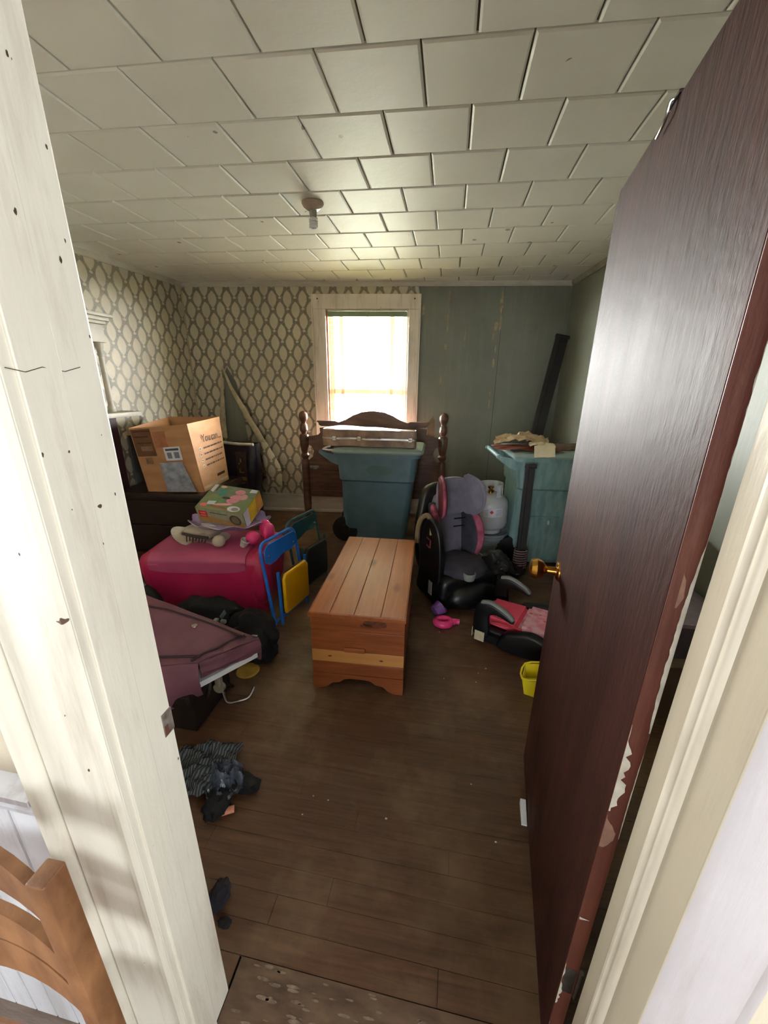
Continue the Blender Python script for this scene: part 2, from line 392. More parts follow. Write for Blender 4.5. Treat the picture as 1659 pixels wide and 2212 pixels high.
def gridbm(nu, nv, fn, thick=0.0):
    bm = new(); g = [[bm.verts.new(fn(i/nu, j/nv)) for j in range(nv+1)] for i in range(nu+1)]
    for i in range(nu):
        for j in range(nv): bm.faces.new((g[i][j], g[i+1][j], g[i+1][j+1], g[i][j+1]))
    if thick:
        bmesh.ops.recalc_face_normals(bm, faces=bm.faces[:])
        bmesh.ops.solidify(bm, geom=bm.faces[:], thickness=thick)
    return bm
def merge(*bms):
    out = new(); me = bpy.data.meshes.new('tmp')
    for b in bms:
        b.to_mesh(me); out.from_mesh(me); b.free()
    bpy.data.meshes.remove(me); return out

# ------------------------------------------------------------ helpers: objects
MW = {}
def link(o, parent=None):
    S.collection.objects.link(o)
    if parent: o.parent = parent
def finish(bm, name, sharp=38, recalc=True):
    if recalc: bmesh.ops.recalc_face_normals(bm, faces=bm.faces[:])
    lim = math.radians(sharp)
    for e in bm.edges:
        if len(e.link_faces) == 2:
            an = e.calc_face_angle(4); e.smooth = an < lim
            if an > .12 and e.smooth:
                a0, a1 = e.link_faces[0].calc_area(), e.link_faces[1].calc_area()
                if max(a0, a1) > 12*min(a0, a1): e.smooth = False
    for f in bm.faces: f.smooth = True
    me = bpy.data.meshes.new(name); bm.to_mesh(me); bm.free(); return me
def obj(name, bm, m, parent=None, world=False, sharp=38, label=None):
    if world and parent is not None:
        p = parent
        while p.name not in MW: p = p.parent
        bm.transform(MW[p.name].inverted())
    me = finish(bm, name, sharp); me.materials.append(m)
    o = bpy.data.objects.new(name, me); link(o, parent)
    if label: o['label'] = label
    return o
def thing(name, label, cat, loc=(0, 0, 0), rz=0, group=None, kind=None, tilt=(0, 0)):
    o = bpy.data.objects.new(name, None); o.empty_display_size = .05; link(o)
    o.location = loc; o.rotation_euler = (tilt[0], tilt[1], rz); o['label'] = label; o['category'] = cat
    if group: o['group'] = group
    if kind: o['kind'] = kind
    from mathutils import Euler
    MW[o.name] = Matrix.Translation(loc) @ Euler((tilt[0], tilt[1], rz)).to_matrix().to_4x4()
    return o
def single(name, bm, m, label, cat, loc=(0, 0, 0), world=True, group=None, kind=None, rz=0, sharp=38):
    mat = Matrix.Translation(loc) @ Matrix.Rotation(rz, 4, 'Z')
    if world: bm.transform(mat.inverted())
    o = obj(name, bm, m, None, sharp=sharp); o.location = loc; o.rotation_euler = (0, 0, rz)
    o['label'] = label; o['category'] = cat
    if group: o['group'] = group
    if kind: o['kind'] = kind
    MW[o.name] = mat
    return o
def textbm(s, size, mat, depth=.0006):
    cu = bpy.data.curves.new('t', 'FONT'); cu.body = s; cu.size = size; cu.extrude = depth; cu.align_x = 'LEFT'
    o = bpy.data.objects.new('t', cu); S.collection.objects.link(o)
    bpy.context.view_layer.update()
    me = bpy.data.meshes.new_from_object(o); bm = new(); bm.from_mesh(me)
    bpy.data.objects.remove(o); bpy.data.meshes.remove(me); bm.transform(mat); return bm
def frame_of(p, xdir, zdir):
    """matrix whose x runs along xdir and y along zdir (text/decal plane), z is the outward normal"""
    x = Vector(xdir).normalized(); y = Vector(zdir); y = (y - x*y.dot(x)).normalized(); z = x.cross(y)
    return Matrix(((x.x, y.x, z.x, p[0]), (x.y, y.y, z.y, p[1]), (x.z, y.z, z.z, p[2]), (0, 0, 0, 1)))

# ============================================================ ROOM SHELL
H = 2.49
BL = Vector((-2.928, 4.16)); BR = Vector((1.085, 4.608)); FL = Vector((-3.245, .48)); FR = Vector((1.492, .48))
def wall_mat(a, b):
    d = (b-a).normalized(); ang = math.atan2(d.y, d.x)
    return ang, (b-a).length
def wall_obj(name, a, b, m, label, rects=None, thick=.12):
    ang, L = wall_mat(a, b); bm = new()
    for (x0, x1, z0, z1) in (rects or [(-.1, L+.1, 0, H)]):
        add_box(bm, x0, x1, 0, thick, z0, z1)
    o = obj(name, bm, m); o.location = (a.x, a.y, 0); o.rotation_euler = (0, 0, ang)
    o['kind'] = 'structure'; o['label'] = label; o['category'] = 'wall'
    MW[o.name] = Matrix.Translation((a.x, a.y, 0)) @ Matrix.Rotation(ang, 4, 'Z')
    return o, L
def wx(X, a=BL, b=BR):  # world X -> distance along the back wall
    return (X - a.x) / ((b-a).normalized().x)
w0, w1, wz0, wz1 = wx(-1.40), wx(-.53), .86, 2.24
LB = (BR-BL).length
wb_o, _ = wall_obj('wall_back', BL, BR, m_teal, 'far wall, patterned paper left of the window and grey-green paint right of it',
    [(-.15, w0, 0, H), (w1, LB+.15, 0, H), (w0, w1, 0, wz0), (w0, w1, wz1, H)])
wl_o, LL = wall_obj('wall_left', FL, BL, m_teal, 'left wall papered with pale ovals on grey')
wr_o, LR = wall_obj('wall_right', BR, FR, m_teal, 'dim grey-green right wall behind the open door')
# wallpaper sheets
def sheet(parent, polys, name='wallpaper'):
    bm = new()
    for pts in polys:
        a = [bm.verts.new((x, -.0006, z)) for x, z in pts]; b = [bm.verts.new((x, -.004, z)) for x, z in pts]
        bm.faces.new(a); bm.faces.new(b[::-1])
        for i in range(len(pts)): bm.faces.new((a[i], b[i], b[(i+1) % len(pts)], a[(i+1) % len(pts)]))
    bmesh.ops.triangulate(bm, faces=[f for f in bm.faces if len(f.verts) > 4])
    return obj(name, bm, m_paper, parent)
c0, c1 = wx(-1.53), wx(-.425)
tear = [(wx(-2.53), 1.66), (wx(-2.57), 1.57), (wx(-2.64), .90), (wx(-2.70), .10)]
tear_r = [(wx(-2.26), .10), (wx(-2.14), .88), (wx(-2.32), 1.22), (wx(-2.44), 1.50)]
sheet(wb_o, [
    [(0, .0), (tear[3][0], .0), tear[3], tear[2], tear[1], tear[0], (tear[0][0], H), (0, H)],
    [tear[0], tear_r[3], tear_r[2], tear_r[1], tear_r[0], (tear_r[0][0], 0), (c0, 0), (c0, H), (tear[0][0], H)],
    [(tear[3][0], 0), (tear_r[0][0], 0), tear_r[0], tear[3]],
    [(c0, 2.37), (wx(-.78), 2.37), (c1, 2.37), (c1-.02, 2.46), (c1-.06, H), (c0, H)]])
sheet(wl_o, [[(0, 0), (LL, 0), (LL, H), (0, H)]])
# paper strip at the corner where the two papers meet (pale seam)
obj('wallpaper_seam', prism([(LL-.035, .9), (LL-.012, .9), (LL-.012, 2.46), (LL-.022, 2.46)], -.009, -.004), m_paperback, wl_o, label='pale curled paper edge in the corner')
# torn paper curls
def curl(pts_w, widths, name, m, lab):
    P = smooth_path(pts_w, 6); n = len(P)
    def fn(u, v):
        i = min(int(round(u*(n-1))), n-1); f = u*(len(widths)-1); k = min(int(f), len(widths)-2); w = widths[k]+(widths[k+1]-widths[k])*(f-k)
        a = (v-.5)*2.6; return (P[i].x + math.sin(a)*w*.6, P[i].y - .012 - (1-math.cos(a))*w*-.55 - .02*abs(v-.5), P[i].z + .01*noise.noise(Vector((u*7, v*3, 1))))
    return obj(name, gridbm(n-1, 8, fn, .0015), m, wb_o, world=True, label=lab)
curl([(-2.545, 4.16, 1.66), (-2.47, 4.15, 1.45), (-2.36, 4.13, 1.25), (-2.22, 4.12, 1.0), (-2.14, 4.13, .85)], [.01, .035, .06, .07, .07], 'wallpaper_curl', m_paperback, 'torn wallpaper edge rolled back')
curl([(-2.14, 4.14, .86), (-2.08, 4.08, .72), (-2.03, 4.06, .55), (-2.04, 4.10, .34)], [.05, .13, .18, .16], 'wallpaper_flap', m_paper, 'hanging flap of torn wallpaper')
curl([(-2.575, 4.17, 1.60), (-2.60, 4.16, 1.3), (-2.62, 4.15, 1.1), (-2.63, 4.15, .88)], [.012, .04, .06, .07], 'wallpaper_curl', m_paperback, 'pale torn paper strip beside the hole')
# peeled paint seams on the green part
def patches(parent, lst, m, name='bare_patch', y=-.0035):
    bm = new()
    for (x, z, w, h, sd) in lst:
        n = 14; ring = []
        for k in range(n):
            a = 2*PI*k/n; r = 1+.45*noise.noise(Vector((math.cos(a)*1.5+sd, math.sin(a)*1.5, sd)))
            ring.append((x+w*r*math.cos(a), z+h*r*math.sin(a)))
        f0 = [bm.verts.new((p, y, q)) for p, q in ring]; f1 = [bm.verts.new((p, -.0002, q)) for p, q in ring]
        bm.faces.new(f0)
        for k in range(n): bm.faces.new((f0[k], f0[(k+1) % n], f1[(k+1) % n], f1[k]))
    return obj(name, bm, m, parent)
pw = lambda X: wx(X)
patches(wb_o, [(pw(.405), 2.30, .018, .09, 1), (pw(.41), 2.12, .012, .10, 2), (pw(.37), 2.08, .022, .045, 3), (pw(.35), 2.0, .010, .05, 5), (pw(.385), 1.86, .006, .04, 6), (pw(.375), 1.72, .014, .05, 7), (pw(.37), 1.35, .007, .13, 8)], m_peel)
patches(wb_o, [(pw(-.125), 2.33, .009, .09, 11), (pw(-.13), 2.1, .006, .09, 12), (pw(-.135), 1.88, .018, .032, 13), (pw(-.385), 2.23, .016, .055, 14), (pw(-.17), 1.55, .010, .04, 15), (pw(.06), 1.98, .006, .09, 16)], m_peel)
patches(wb_o, [(pw(-.122), 1.3, .0018, 1.05, .0)], m_peel, 'board_seam', -.0012)
patches(wb_o, [(pw(.42), 1.3, .0022, 1.1, .0)], m_darkwood, 'board_seam', -.0012)
patches(wb_o, [(pw(-.24), .98, .05, .16, 4)], M('brown_water_stain', (120, 100, 74), .6, (104, 90, 68), 9), 'stain', -.001)

# front wall (between hall and room) with the doorway
JX0, JX1, JY0, JY1, DZ = -.478, .3195, .355, .481, 2.03
fw = boxbm(-3.4, JX0-.022, .375, JY1, 0, H); add_box(fw, JX1+.022, 1.7, .375, JY1, 0, H); add_box(fw, JX0-.022, JX1+.022, .375, JY1, DZ+.022, H)
single('wall_front', fw, m_hallwall, 'wall with the doorway, seen from the hall', 'wall', (0, .43, 0), kind='structure')

# ceiling + tiles
RC = [Vector((-3.245, .48)), Vector((1.492, .48)), Vector((1.085, 4.608)), Vector((-2.928, 4.16))]
def clip(poly):
    out = poly
    n = len(RC)
    for i in range(n):
        a, b = RC[i], RC[(i+1) % n]; e = b-a
        side = lambda p: e.x*(p[1]-a.y)-e.y*(p[0]-a.x)
        res = []
        for j in range(len(out)):
            p, q = out[j], out[(j+1) % len(out)]; sp, sq = side(p), side(q)
            if sp >= 0: res.append(p)
            if (sp >= 0) != (sq >= 0):
                t = sp/(sp-sq); res.append((p[0]+(q[0]-p[0])*t, p[1]+(q[1]-p[1])*t))
        out = res
        if len(out) < 3: return []
    return out
cl = boxbm(-3.5, 1.7, -6.3, 4.9, H+.014, H+.1)
cl_o = single('ceiling', cl, m_tile_back, 'low ceiling of square painted fibre tiles in staggered rows', 'ceiling', (0, 2, H+.05), kind='structure')
TW, TH, gap = .337, .3055, .0035
for r in range(-4, 12):
    y0 = 1.565 + r*TH
    for c in range(-10, 7):
        x0 = -.18 + c*TW + (0 if r % 2 == 0 else TW/2)
        sk = .052
        P = [(x0+gap, y0+gap+sk*x0), (x0+TW-gap, y0+gap+sk*(x0+TW)), (x0+TW-gap, y0+TH-gap+sk*(x0+TW)), (x0+gap, y0+TH-gap+sk*x0)]
        # the vertical joints drift slightly
        P = [(p[0]-.012*(p[1]-2), p[1]) for p in P]
        Q = clip(P)
        if len(Q) < 3: continue
        cx = sum(p[0] for p in Q)/len(Q); cy = sum(p[1] for p in Q)/len(Q)
        if max(abs(p[0]-cx) for p in Q) < .02 or max(abs(p[1]-cy) for p in Q) < .02: continue
        dz = random.uniform(-.0012, .0012) ; b = .0075
        bm = new(); n = len(Q); tl = [random.uniform(-.0006, .0006) for _ in range(n)]
        top = [bm.verts.new((p[0], p[1], H+.014)) for p in Q]
        mid = [bm.verts.new((p[0], p[1], H+.0045+dz)) for p in Q]
        low = [bm.verts.new((p[0]+(b if p[0] < cx else -b), p[1]+(b if p[1] < cy else -b), H+dz+tl[k])) for k, p in enumerate(Q)]
        bm.faces.new(low)
        for k in range(n):
            bm.faces.new((mid[k], mid[(k+1) % n], low[(k+1) % n], low[k])); bm.faces.new((top[k], top[(k+1) % n], mid[(k+1) % n], mid[k]))
        obj('ceiling_tile', bm, m_tile, cl_o, world=True, sharp=10)

# floor planks
fl = boxbm(-3.5, 1.7, .42, 4.9, -.05, -.012)
fl_o = single('floor', fl, m_subfloor, 'worn dark brown hardwood strip floor', 'floor', (0, 2, 0), kind='structure')
for a_, b_ in ((-3.26, -2.1), (-2.098, -.4835), (.3235, 1.5)):
    obj('floor_plank', boxbm(a_, b_, .4736, .5442, -.012, .0002), m_plank, fl_o, world=True, sharp=30)
y = .545; row = 0
def xl(y): return -3.245 + (y-.48)*(.317/3.68)
def xr(y): return 1.492 - (y-.48)*(.407/4.128)
PWD = .0715
while y < 4.62:
    x = xl(y) - .02 - random.uniform(.0, .9); XR = xr(y)+.01
    ymax_l = 4.16+.1116*(x+2.928)
    while x < XR:
        L = random.uniform(1.1, 1.9); a, b = max(x, xl(y)-.02), min(x+L, XR)
        if b-a > .05 and y < 4.18+.1116*(b+2.928):
            dz = random.uniform(-.0006, .0006)
            bm = boxbm(a+.0006, b-.0006, y+.0006, y+PWD-.0006, -.012, dz)
            obj('floor_plank', bm, m_plank, fl_o, world=True, sharp=30)
        x += L
    y += PWD; row += 1
# threshold with worn white paint
th = thing('trim_3', 'scuffed threshold board with worn white paint under the doorway', 'threshold', (-.08, .5, 0), kind='structure')
obj('threshold_board', boxbm(-.477, .319, .40, .5435, -.012, .002, .001), M('scuffed_threshold', (112, 88, 68), .55, (78, 60, 48), 9, (1, 3, 1), .1), th, world=True)
bm = new(); rnd = random.Random(3)
for k in range(90):
    x = rnd.uniform(-.44, .28); yy = .50 + rnd.uniform(-.085, .04); s = rnd.uniform(.002, .006); n = 8
    vs = [bm.verts.new((x+s*3.2*math.cos(2*PI*i/n)*(1+.2*rnd.uniform(-1, 1)), yy+s*.7*math.sin(2*PI*i/n)*(1+.2*rnd.uniform(-1, 1)), .0026)) for i in range(n)]
    bm.faces.new(vs)
obj('paint_scuff', bm, M('scuff_paint', (142, 124, 104), .7, (100, 84, 68), 50), th, world=True)
single('floor', boxbm(-2.2, 1.7, -6.3, .42, -.05, 0), m_hallfloor, 'scuffed hall floor in front of the doorway', 'floor', (0, -1, 0), kind='structure')
# hall shell behind the camera
hs = boxbm(-2.2, -1.9, -6.3, .375, 0, H); single('wall_left', hs, m_hallwall, 'plain hall wall left of the viewer', 'wall', (-2, -1, 0), kind='structure')
single('wall_right', boxbm(1.25, 1.5, -6.3, .375, 0, H), m_hallwall, 'plain hall wall right of the viewer', 'wall', (1.35, -1, 0), kind='structure')
hb = boxbm(-2.2, 1.5, -6.3, -6.15, 0, H)
single('wall_rear', hb, m_hallwall, 'plain hall wall behind the viewer', 'wall', (-.3, -6.2, 0), kind='structure')

# crown trims and baseboards
def run(name, parent_pts, prof, m, label, cat):
    a, b = parent_pts; ang, L = wall_mat(a, b)
    bm = prism(prof, 0, L, axis='x'); o = obj(name, bm, m); o.location = (a.x, a.y, 0); o.rotation_euler = (0, 0, ang)
    o['kind'] = 'structure'; o['label'] = label; o['category'] = cat; return o
crown = [(0, H-.045), (-.012, H-.045), (-.03, H-.018), (-.03, H), (0, H)]
run('trim_4', (BL, BR), crown, m_trim, 'narrow pale crown strip along the far wall', 'trim')
run('trim_5', (FL, BL), crown, m_trim, 'narrow pale crown strip along the left wall', 'trim')
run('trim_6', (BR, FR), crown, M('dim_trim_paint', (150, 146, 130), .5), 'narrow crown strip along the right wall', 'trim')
base = [(0, 0), (-.030, 0), (-.030, .02), (-.018, .035), (-.018, .175), (-.010, .19), (-.026, .2), (-.026, .215), (0, .215)]
run('baseboard_back', (BL, BR), base, m_trim, 'pale baseboard along the far wall behind the bed headboard', 'baseboard')
run('baseboard_left', (FL, BL), base, m_trim, 'pale baseboard along the left wall', 'baseboard')
run('baseboard_right', (BR, FR), base, m_trim, 'baseboard along the right wall behind the door', 'baseboard')

# ============================================================ WINDOW
angB = math.atan2((BR-BL).y, (BR-BL).x)
win = thing('window_1', 'white-framed sash window in the far wall', 'window', (BL.x, BL.y, 0), angB, kind='structure')
o0, o1 = wx(-1.53), wx(-.425)
def wp(name, *a, m=m_wincasing, bev=.003, label=None):
    return obj(name, boxbm(*a, bev), m, win, label=label)
wp('casing_board', o0, w0, -.028, 0, wz0-.12, 2.235)
wp('casing_board', w1, o1, -.028, 0, wz0-.12, 2.235)
wp('casing_board', o0-.004, o1+.004, -.03, 0, 2.236, 2.375)
wp('casing_edge', o0-.016, o0-.001, -.036, 0, wz0-.12, 2.375)
wp('casing_edge', o1+.001, o1+.016, -.036, 0, wz0-.12, 2.375)
wp('window_sill', o0-.03, o1+.03, -.06, .12, wz0-.03, wz0)
wp('jamb_board', w0, w0+.018, .001, .12, wz0, wz1, m=m_rawwood, label='bare orange wood jamb')
wp('jamb_board', w1-.018, w1, .001, .12, wz0, wz1)
wp('jamb_board', w0, w1, .001, .12, wz1-.018, wz1)
def sash(z0, z1, yy):
    fr = new(); st = .045
    for a in ((w0+.019, w0+.019+st, z0, z1), (w1-.019-st, w1-.019, z0, z1), (w0+.019+st, w1-.019-st, z0, z0+st), (w0+.019+st, w1-.019-st, z1-st, z1)):
        add_box(fr, a[0], a[1], yy, yy+.03, a[2], a[3], None, .003)
    s = obj('sash', fr, m_wincasing, win)
    mid = (w0+w1)/2
    obj('muntin', boxbm(mid-.011, mid+.011, yy+.004, yy+.026, z0+st, z1-st, .002), m_wincasing, s)
    for a, b in ((w0+.019+st, mid-.011), (mid+.011, w1-.019-st)):
        obj('pane', boxbm(a, b, yy+.013, yy+.016, z0+st, z1-st), m_glass, s)
sash(1.395, wz1-.02, .085); sash(wz0+.002, 1.435, .052)
# nail marks on the casing head
obj('nail_hole', merge(*[lathebm([(0, .008), (.002, .008)], 8, Matrix.Translation((x, -.031, 2.33)) @ Matrix.Rotation(PI/2, 4, 'X')) for x in (o0+.05, o1-.05)]), m_darkwood, win)

bl = thing('venetian_blind', 'cream slatted blind with pale green head rail hanging in the window', 'blind', (BL.x, BL.y, 0), angB)
obj('head_rail', boxbm(w0+.022, w1-.02, -.02, .035, 2.165, 2.215, .004), m_blindgreen, bl, label='pale green head rail')
z = 2.135; k = 0
sl0, sl1 = w0+.03, w1-.028
proto_sl = None
while z > 1.0:
    if proto_sl is None:
        def fn(u, v): return (sl0+(sl1-sl0)*u, (v-.5)*.046, .0035*math.cos((v-.5)*PI))
        bm = gridbm(1, 6, fn, .0012); proto_sl = obj('slat', bm, m_slat, bl); o = proto_sl
    else:
        o = proto_sl.copy(); link(o, bl)
    o.location = (0, .012, z); o.rotation_euler = (math.radians(random.uniform(-4, 2)), math.radians(.9 if k == 0 else random.uniform(-.12, .12)), 0)
    if k == 0: o.location.z += .02
    z -= .0465; k += 1
obj('bottom_rail', boxbm(sl0, sl1, -.012, .036, .955, .975, .003), m_slat, bl)
for X in (-1.235, -.70):
    x = wx(X)
    obj('ladder_tape', boxbm(x-.017, x+.017, -.0155, -.0145, .97, 2.165), m_tapew, bl)
obj('lift_cord', tubebm(smooth_path([(w0+.075, -.02, 2.165), (w0+.078, -.024, 1.6), (w0+.07, -.022, 1.15)], 5), .0022, 6), m_tapew, bl)
obj('lift_cord', tubebm(smooth_path([(w1-.05, -.02, 2.165), (w1-.055, -.024, 1.7), (w1-.04, -.024, 1.3), (w1-.06, -.022, 1.1)], 5), .0022, 6), m_tapew, bl)
# outside: porch ceiling, beam and pale ground
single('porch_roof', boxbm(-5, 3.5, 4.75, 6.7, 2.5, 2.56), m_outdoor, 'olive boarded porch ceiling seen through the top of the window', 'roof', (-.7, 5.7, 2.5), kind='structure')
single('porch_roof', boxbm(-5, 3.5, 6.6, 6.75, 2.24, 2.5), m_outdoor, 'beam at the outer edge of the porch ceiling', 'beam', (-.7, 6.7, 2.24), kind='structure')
single('ground', boxbm(-30, 30, 4.9, 60, -.7, -.6), m_grass, 'pale sunlit ground outside the window', 'ground', (0, 20, -.6), kind='structure')
tree = thing('bare_tree', 'bare grey tree outside with a thin branch crossing the lower window panes', 'tree', (1.6, 7.2, -.6))
m_bark = M('grey_bark', (120, 116, 108), .9)
obj('trunk', tubebm([(1.6, 7.2, -.6), (1.62, 7.2, .6), (1.58, 7.25, 2.2)], [.12, .09, .07], 10), m_bark, tree, world=True)
obj('branch', tubebm(smooth_path([(-.95, 6.2, 1.37), (-.6, 6.3, 1.30), (-.3, 6.4, 1.2), (.1, 6.6, 1.12), (.8, 6.9, 1.0), (1.6, 7.2, .8)], 5), [.016]*26, 7), m_bark, tree, world=True)

# ============================================================ DOORWAY TRIM
tl = thing('trim_1', 'wide cream doorway jamb and casing at the left, scuffed paint', 'door frame', (JX0, .42, 0), kind='structure')
obj('jamb_board', boxbm(JX0-.022, JX0, JY0, JY1, 0, DZ+.02, .0035), m_casing, tl, world=True)
obj('stop_strip', boxbm(JX0-.001, JX0+.0035, .372, .424, 0, DZ, .0012), m_casing, tl, world=True)
cprof = [(-.610, .375), (-.610, .357), (-.604, .353), (-.597, .355), (-.588, .355), (-.50, .355), (-.494, .350), (-.486, .350), (JX0-.0005, .356), (JX0-.0005, .375)]
obj('casing_board', prism(cprof, 0, DZ+.1, axis='z'), m_casing, tl, world=True)
obj('backband', prism([(-.6485, .375), (-.6485, .348), (-.643, .340), (-.626, .338), (-.617, .343), (-.612, .350), (-.612, .375)], 0, DZ+.12, axis='z'), m_casing, tl, world=True)
sp = obj('strike_plate', boxbm(JX0-.0005, JX0+.0015, .457, .481, .885, .935, .001), M('bright_plate', (190, 180, 170), .35, (120, 104, 92), 40, metal=.6), tl, world=True, label='small steel strike plate')
obj('latch_hole', boxbm(JX0+.001, JX0+.002, .459, .467, .890, .908), M('rusty_hole', (110, 64, 46), .8), sp, world=True)
# dents and chipped spots
bm = new(); rnd = random.Random(12)
for k in range(26):
    s = rnd.uniform(.0006, .0022); z = rnd.choice([rnd.uniform(.7, 2.0), rnd.uniform(1.2, 2.0)]); n = 8
    if rnd.random() < .75: yy = rnd.uniform(.36, .476); f = lambda a, b: (JX0+.0038 if yy < .424 else JX0+.0006, yy+a, z+b)
    else: xx = rnd.uniform(-.60, -.50); f = lambda a, b: (xx+a, .3542, z+b)
    bm.faces.new([bm.verts.new(f(s*math.cos(2*PI*i/n)*rnd.uniform(.5, 1.1), 2*s*math.sin(2*PI*i/n)*rnd.uniform(.5, 1.2))) for i in range(n)])
obj('paint_chip', bm, M('chip_brown', (96, 78, 62), .8, (60, 46, 36), 40), tl, world=True)
bm = new()
for pth in ([(.36, 1.512), (.38, 1.508), (.40, 1.514), (.43, 1.510), (.452, 1.516)], [(.356, 1.78), (.372, 1.772), (.39, 1.765), (.398, 1.755)]):
    add_tube(bm, [(JX0+.0036 if q[0] < .424 else JX0+.0002, q[0], q[1]) for q in pth], .0005, 5)
obj('paint_crack', bm, M('crack_dark', (86, 70, 56), .9), tl, world=True)

tr = thing('trim_2', 'beige doorway jamb with a beaded stop and pale casing at the right', 'door frame', (JX1, .42, 0), kind='structure')
obj('jamb_board', boxbm(JX1, JX1+.022, JY0, JY1, 0, DZ+.02, .002), m_casing2, tr, world=True)
jp = [(JX1+.001, .446), (JX1-.004, .443), (JX1-.005, .437), (JX1-.002, .432), (JX1-.002, .428), (JX1-.005, .423), (JX1-.005, .417), (JX1-.002, .412), (JX1+.001, .409)]
obj('bead_strip', prism(jp, 0, DZ, axis='z'), M('bead_paint', (224, 216, 198), .35, (206, 196, 178), 9, (2, 2, .6)), tr, world=True)
obj('casing_board', prism([(JX1+.0005, .375), (JX1+.0005, .356), (JX1+.01, .350), (.425, .353), (.43, .350), (.436, .350), (.44, .356), (.44, .375)], 0, DZ+.1, axis='z'), mat_worn_paint('greyish_white_casing_paint', (196, 190, 192), (186, 180, 182), (168, 158, 152), .45), tr, world=True)
obj('head_casing', boxbm(-.61, .44, .352, .375, DZ+.0, DZ+.12, .003), m_casing, tr, world=True)
obj('head_jamb', boxbm(JX0, JX1, JY0, JY1, DZ, DZ+.02, .002), m_casing, tr, world=True)
# hall wainscot left of the doorway
wn_ = thing('trim_7', 'white beaded wainscot with cap rail on the hall wall beside the chair', 'wainscot', (-1.2, .37, 0), kind='structure')
x = -1.86
while x < -.66:
    e = min(x+.062, -.6495); obj('panel_board', boxbm(x, e-.003, .363, .375, 0, .795, .002), m_wains, wn_, world=True); x += .062
obj('cap_rail', prism([(.375, .79), (.350, .79), (.348, .802), (.356, .808), (.352, .822), (.340, .828), (.340, .840), (.375, .846)], -1.88, -.6495, axis='x'), m_wains, wn_, world=True)

# ============================================================ DOOR
ddir = Vector((.076, .735)).normalized(); dang = math.atan2(ddir.y, ddir.x)
door = thing('door_1', 'glossy dark brown door opened into the room at the right', 'door', (.304, .526, .012), dang, kind='structure')
DL, DT, DH = .782, .028, 1.965
# local x: hinge -> free edge, local y: towards the camera side (left) is +y ; slab sits at y<0
dp = prism([(0, 0), (DL, 0), (DL, DH-.03), (DL-.025, DH), (0, DH)], -DT, 0, .002, 1)
obj('door_panel', dp, m_door, door)
obj('hinge_edge', boxbm(-.0012, .0002, -DT+.0005, -.0005, .002, DH-.002), m_dooredge, door, label='red-brown painted hinge edge')
kn = obj('door_knob', lathebm([(0, .015), (.03, .013), (.038, .02), (.046, .031), (.064, .037), (.080, .031), (.086, .017), (.088, 0)], 28, Matrix.Translation((DL-.062, .006, .90)) @ Matrix.Rotation(-PI/2, 4, 'X')), m_brass, door, label='round brass knob')
obj('knob_plate', lathebm([(0, .032), (.004, .031), (.008, .024), (.009, 0)], 24, Matrix.Translation((DL-.062, 0, .90)) @ Matrix.Rotation(-PI/2, 4, 'X')), m_brass, kn)
obj('door_knob', lathebm([(0, .012), (.03, .011), (.038, .018), (.046, .027), (.062, .031), (.074, .026), (.079, .014), (.08, 0)], 28, Matrix.Translation((DL-.062, -DT-.006, .90)) @ Matrix.Rotation(PI/2, 4, 'X')), m_brass, door)
for hz in (.25, 1.72):
    h = obj('hinge', boxbm(-.0018, -.0006, -DT+.003, -.004, hz, hz+.085), m_steel, door)
    obj('hinge_pin', tubebm([(-.004, -DT-.004, hz-.004), (-.004, -DT-.004, hz+.089)], .0045, 10), m_steel, h)
# hook latch on the top edge
hk = obj('door_hook', boxbm(.395, .445, -.012, .004, DH-.001, DH+.004, .001), m_darkwood, door, label='small dark latch on the top edge')
obj('hook_tip', tubebm(smooth_path([(.42, .002, DH+.003), (.422, .008, DH), (.43, .009, DH-.02), (.47, .008, DH-.028)], 4), .003, 8), m_alu, hk)
# paint chips along the hinge edge : irregular flakes
def edge_chip(zs, m, name, f=-.0022, inner=0):
    bm = new()
    for (z0, z1, a, b, jag) in zs:
        n = max(6, int((z1-z0)/.008)); rr = random.Random(int(z0*1000)); L = []; R = []
        for i in range(n+1):
            z = z0+(z1-z0)*i/n; t = i/n; w = math.sin(PI*min(1, t*1.15+.05))**.6
            L.append((-a, z)); R.append((-(a+(b-a)*max(.05, w)*(1-jag*rr.random())), z))
        pts = L + R[::-1]
        vs = [bm.verts.new((f, p, q)) for p, q in pts]
        for i in range(n): bm.faces.new((vs[i], vs[i+1], vs[2*n+1-i-1], vs[2*n+1-i]))
    return obj(name, bm, m, door)
edge_chip([(.80, .99, .0005, .018, .75)], m_chip, 'paint_chip')
edge_chip([(.98, 1.36, DT-.001, DT-.008, .25), (1.36, 1.95, DT-.001, DT-.003, .9), (.74, .98, DT-.001, DT-.003, .4)], m_chip, 'paint_chip')
edge_chip([(.71, .79, .001, .024, .3), (1.20, 1.26, .012, .02, .3)], m_chip2, 'filler_patch', -.0016)
edge_chip([(.50, .508, .002, .024, .5), (.20, .30, .0005, .008, .8), (.30, .36, .0005, .004, .8), (.02, .12, .0005, .022, .9)], m_chip, 'paint_chip')
edge_chip([(.01, .125, .002, .026, .5)], m_black, 'bare_edge', -.0017)

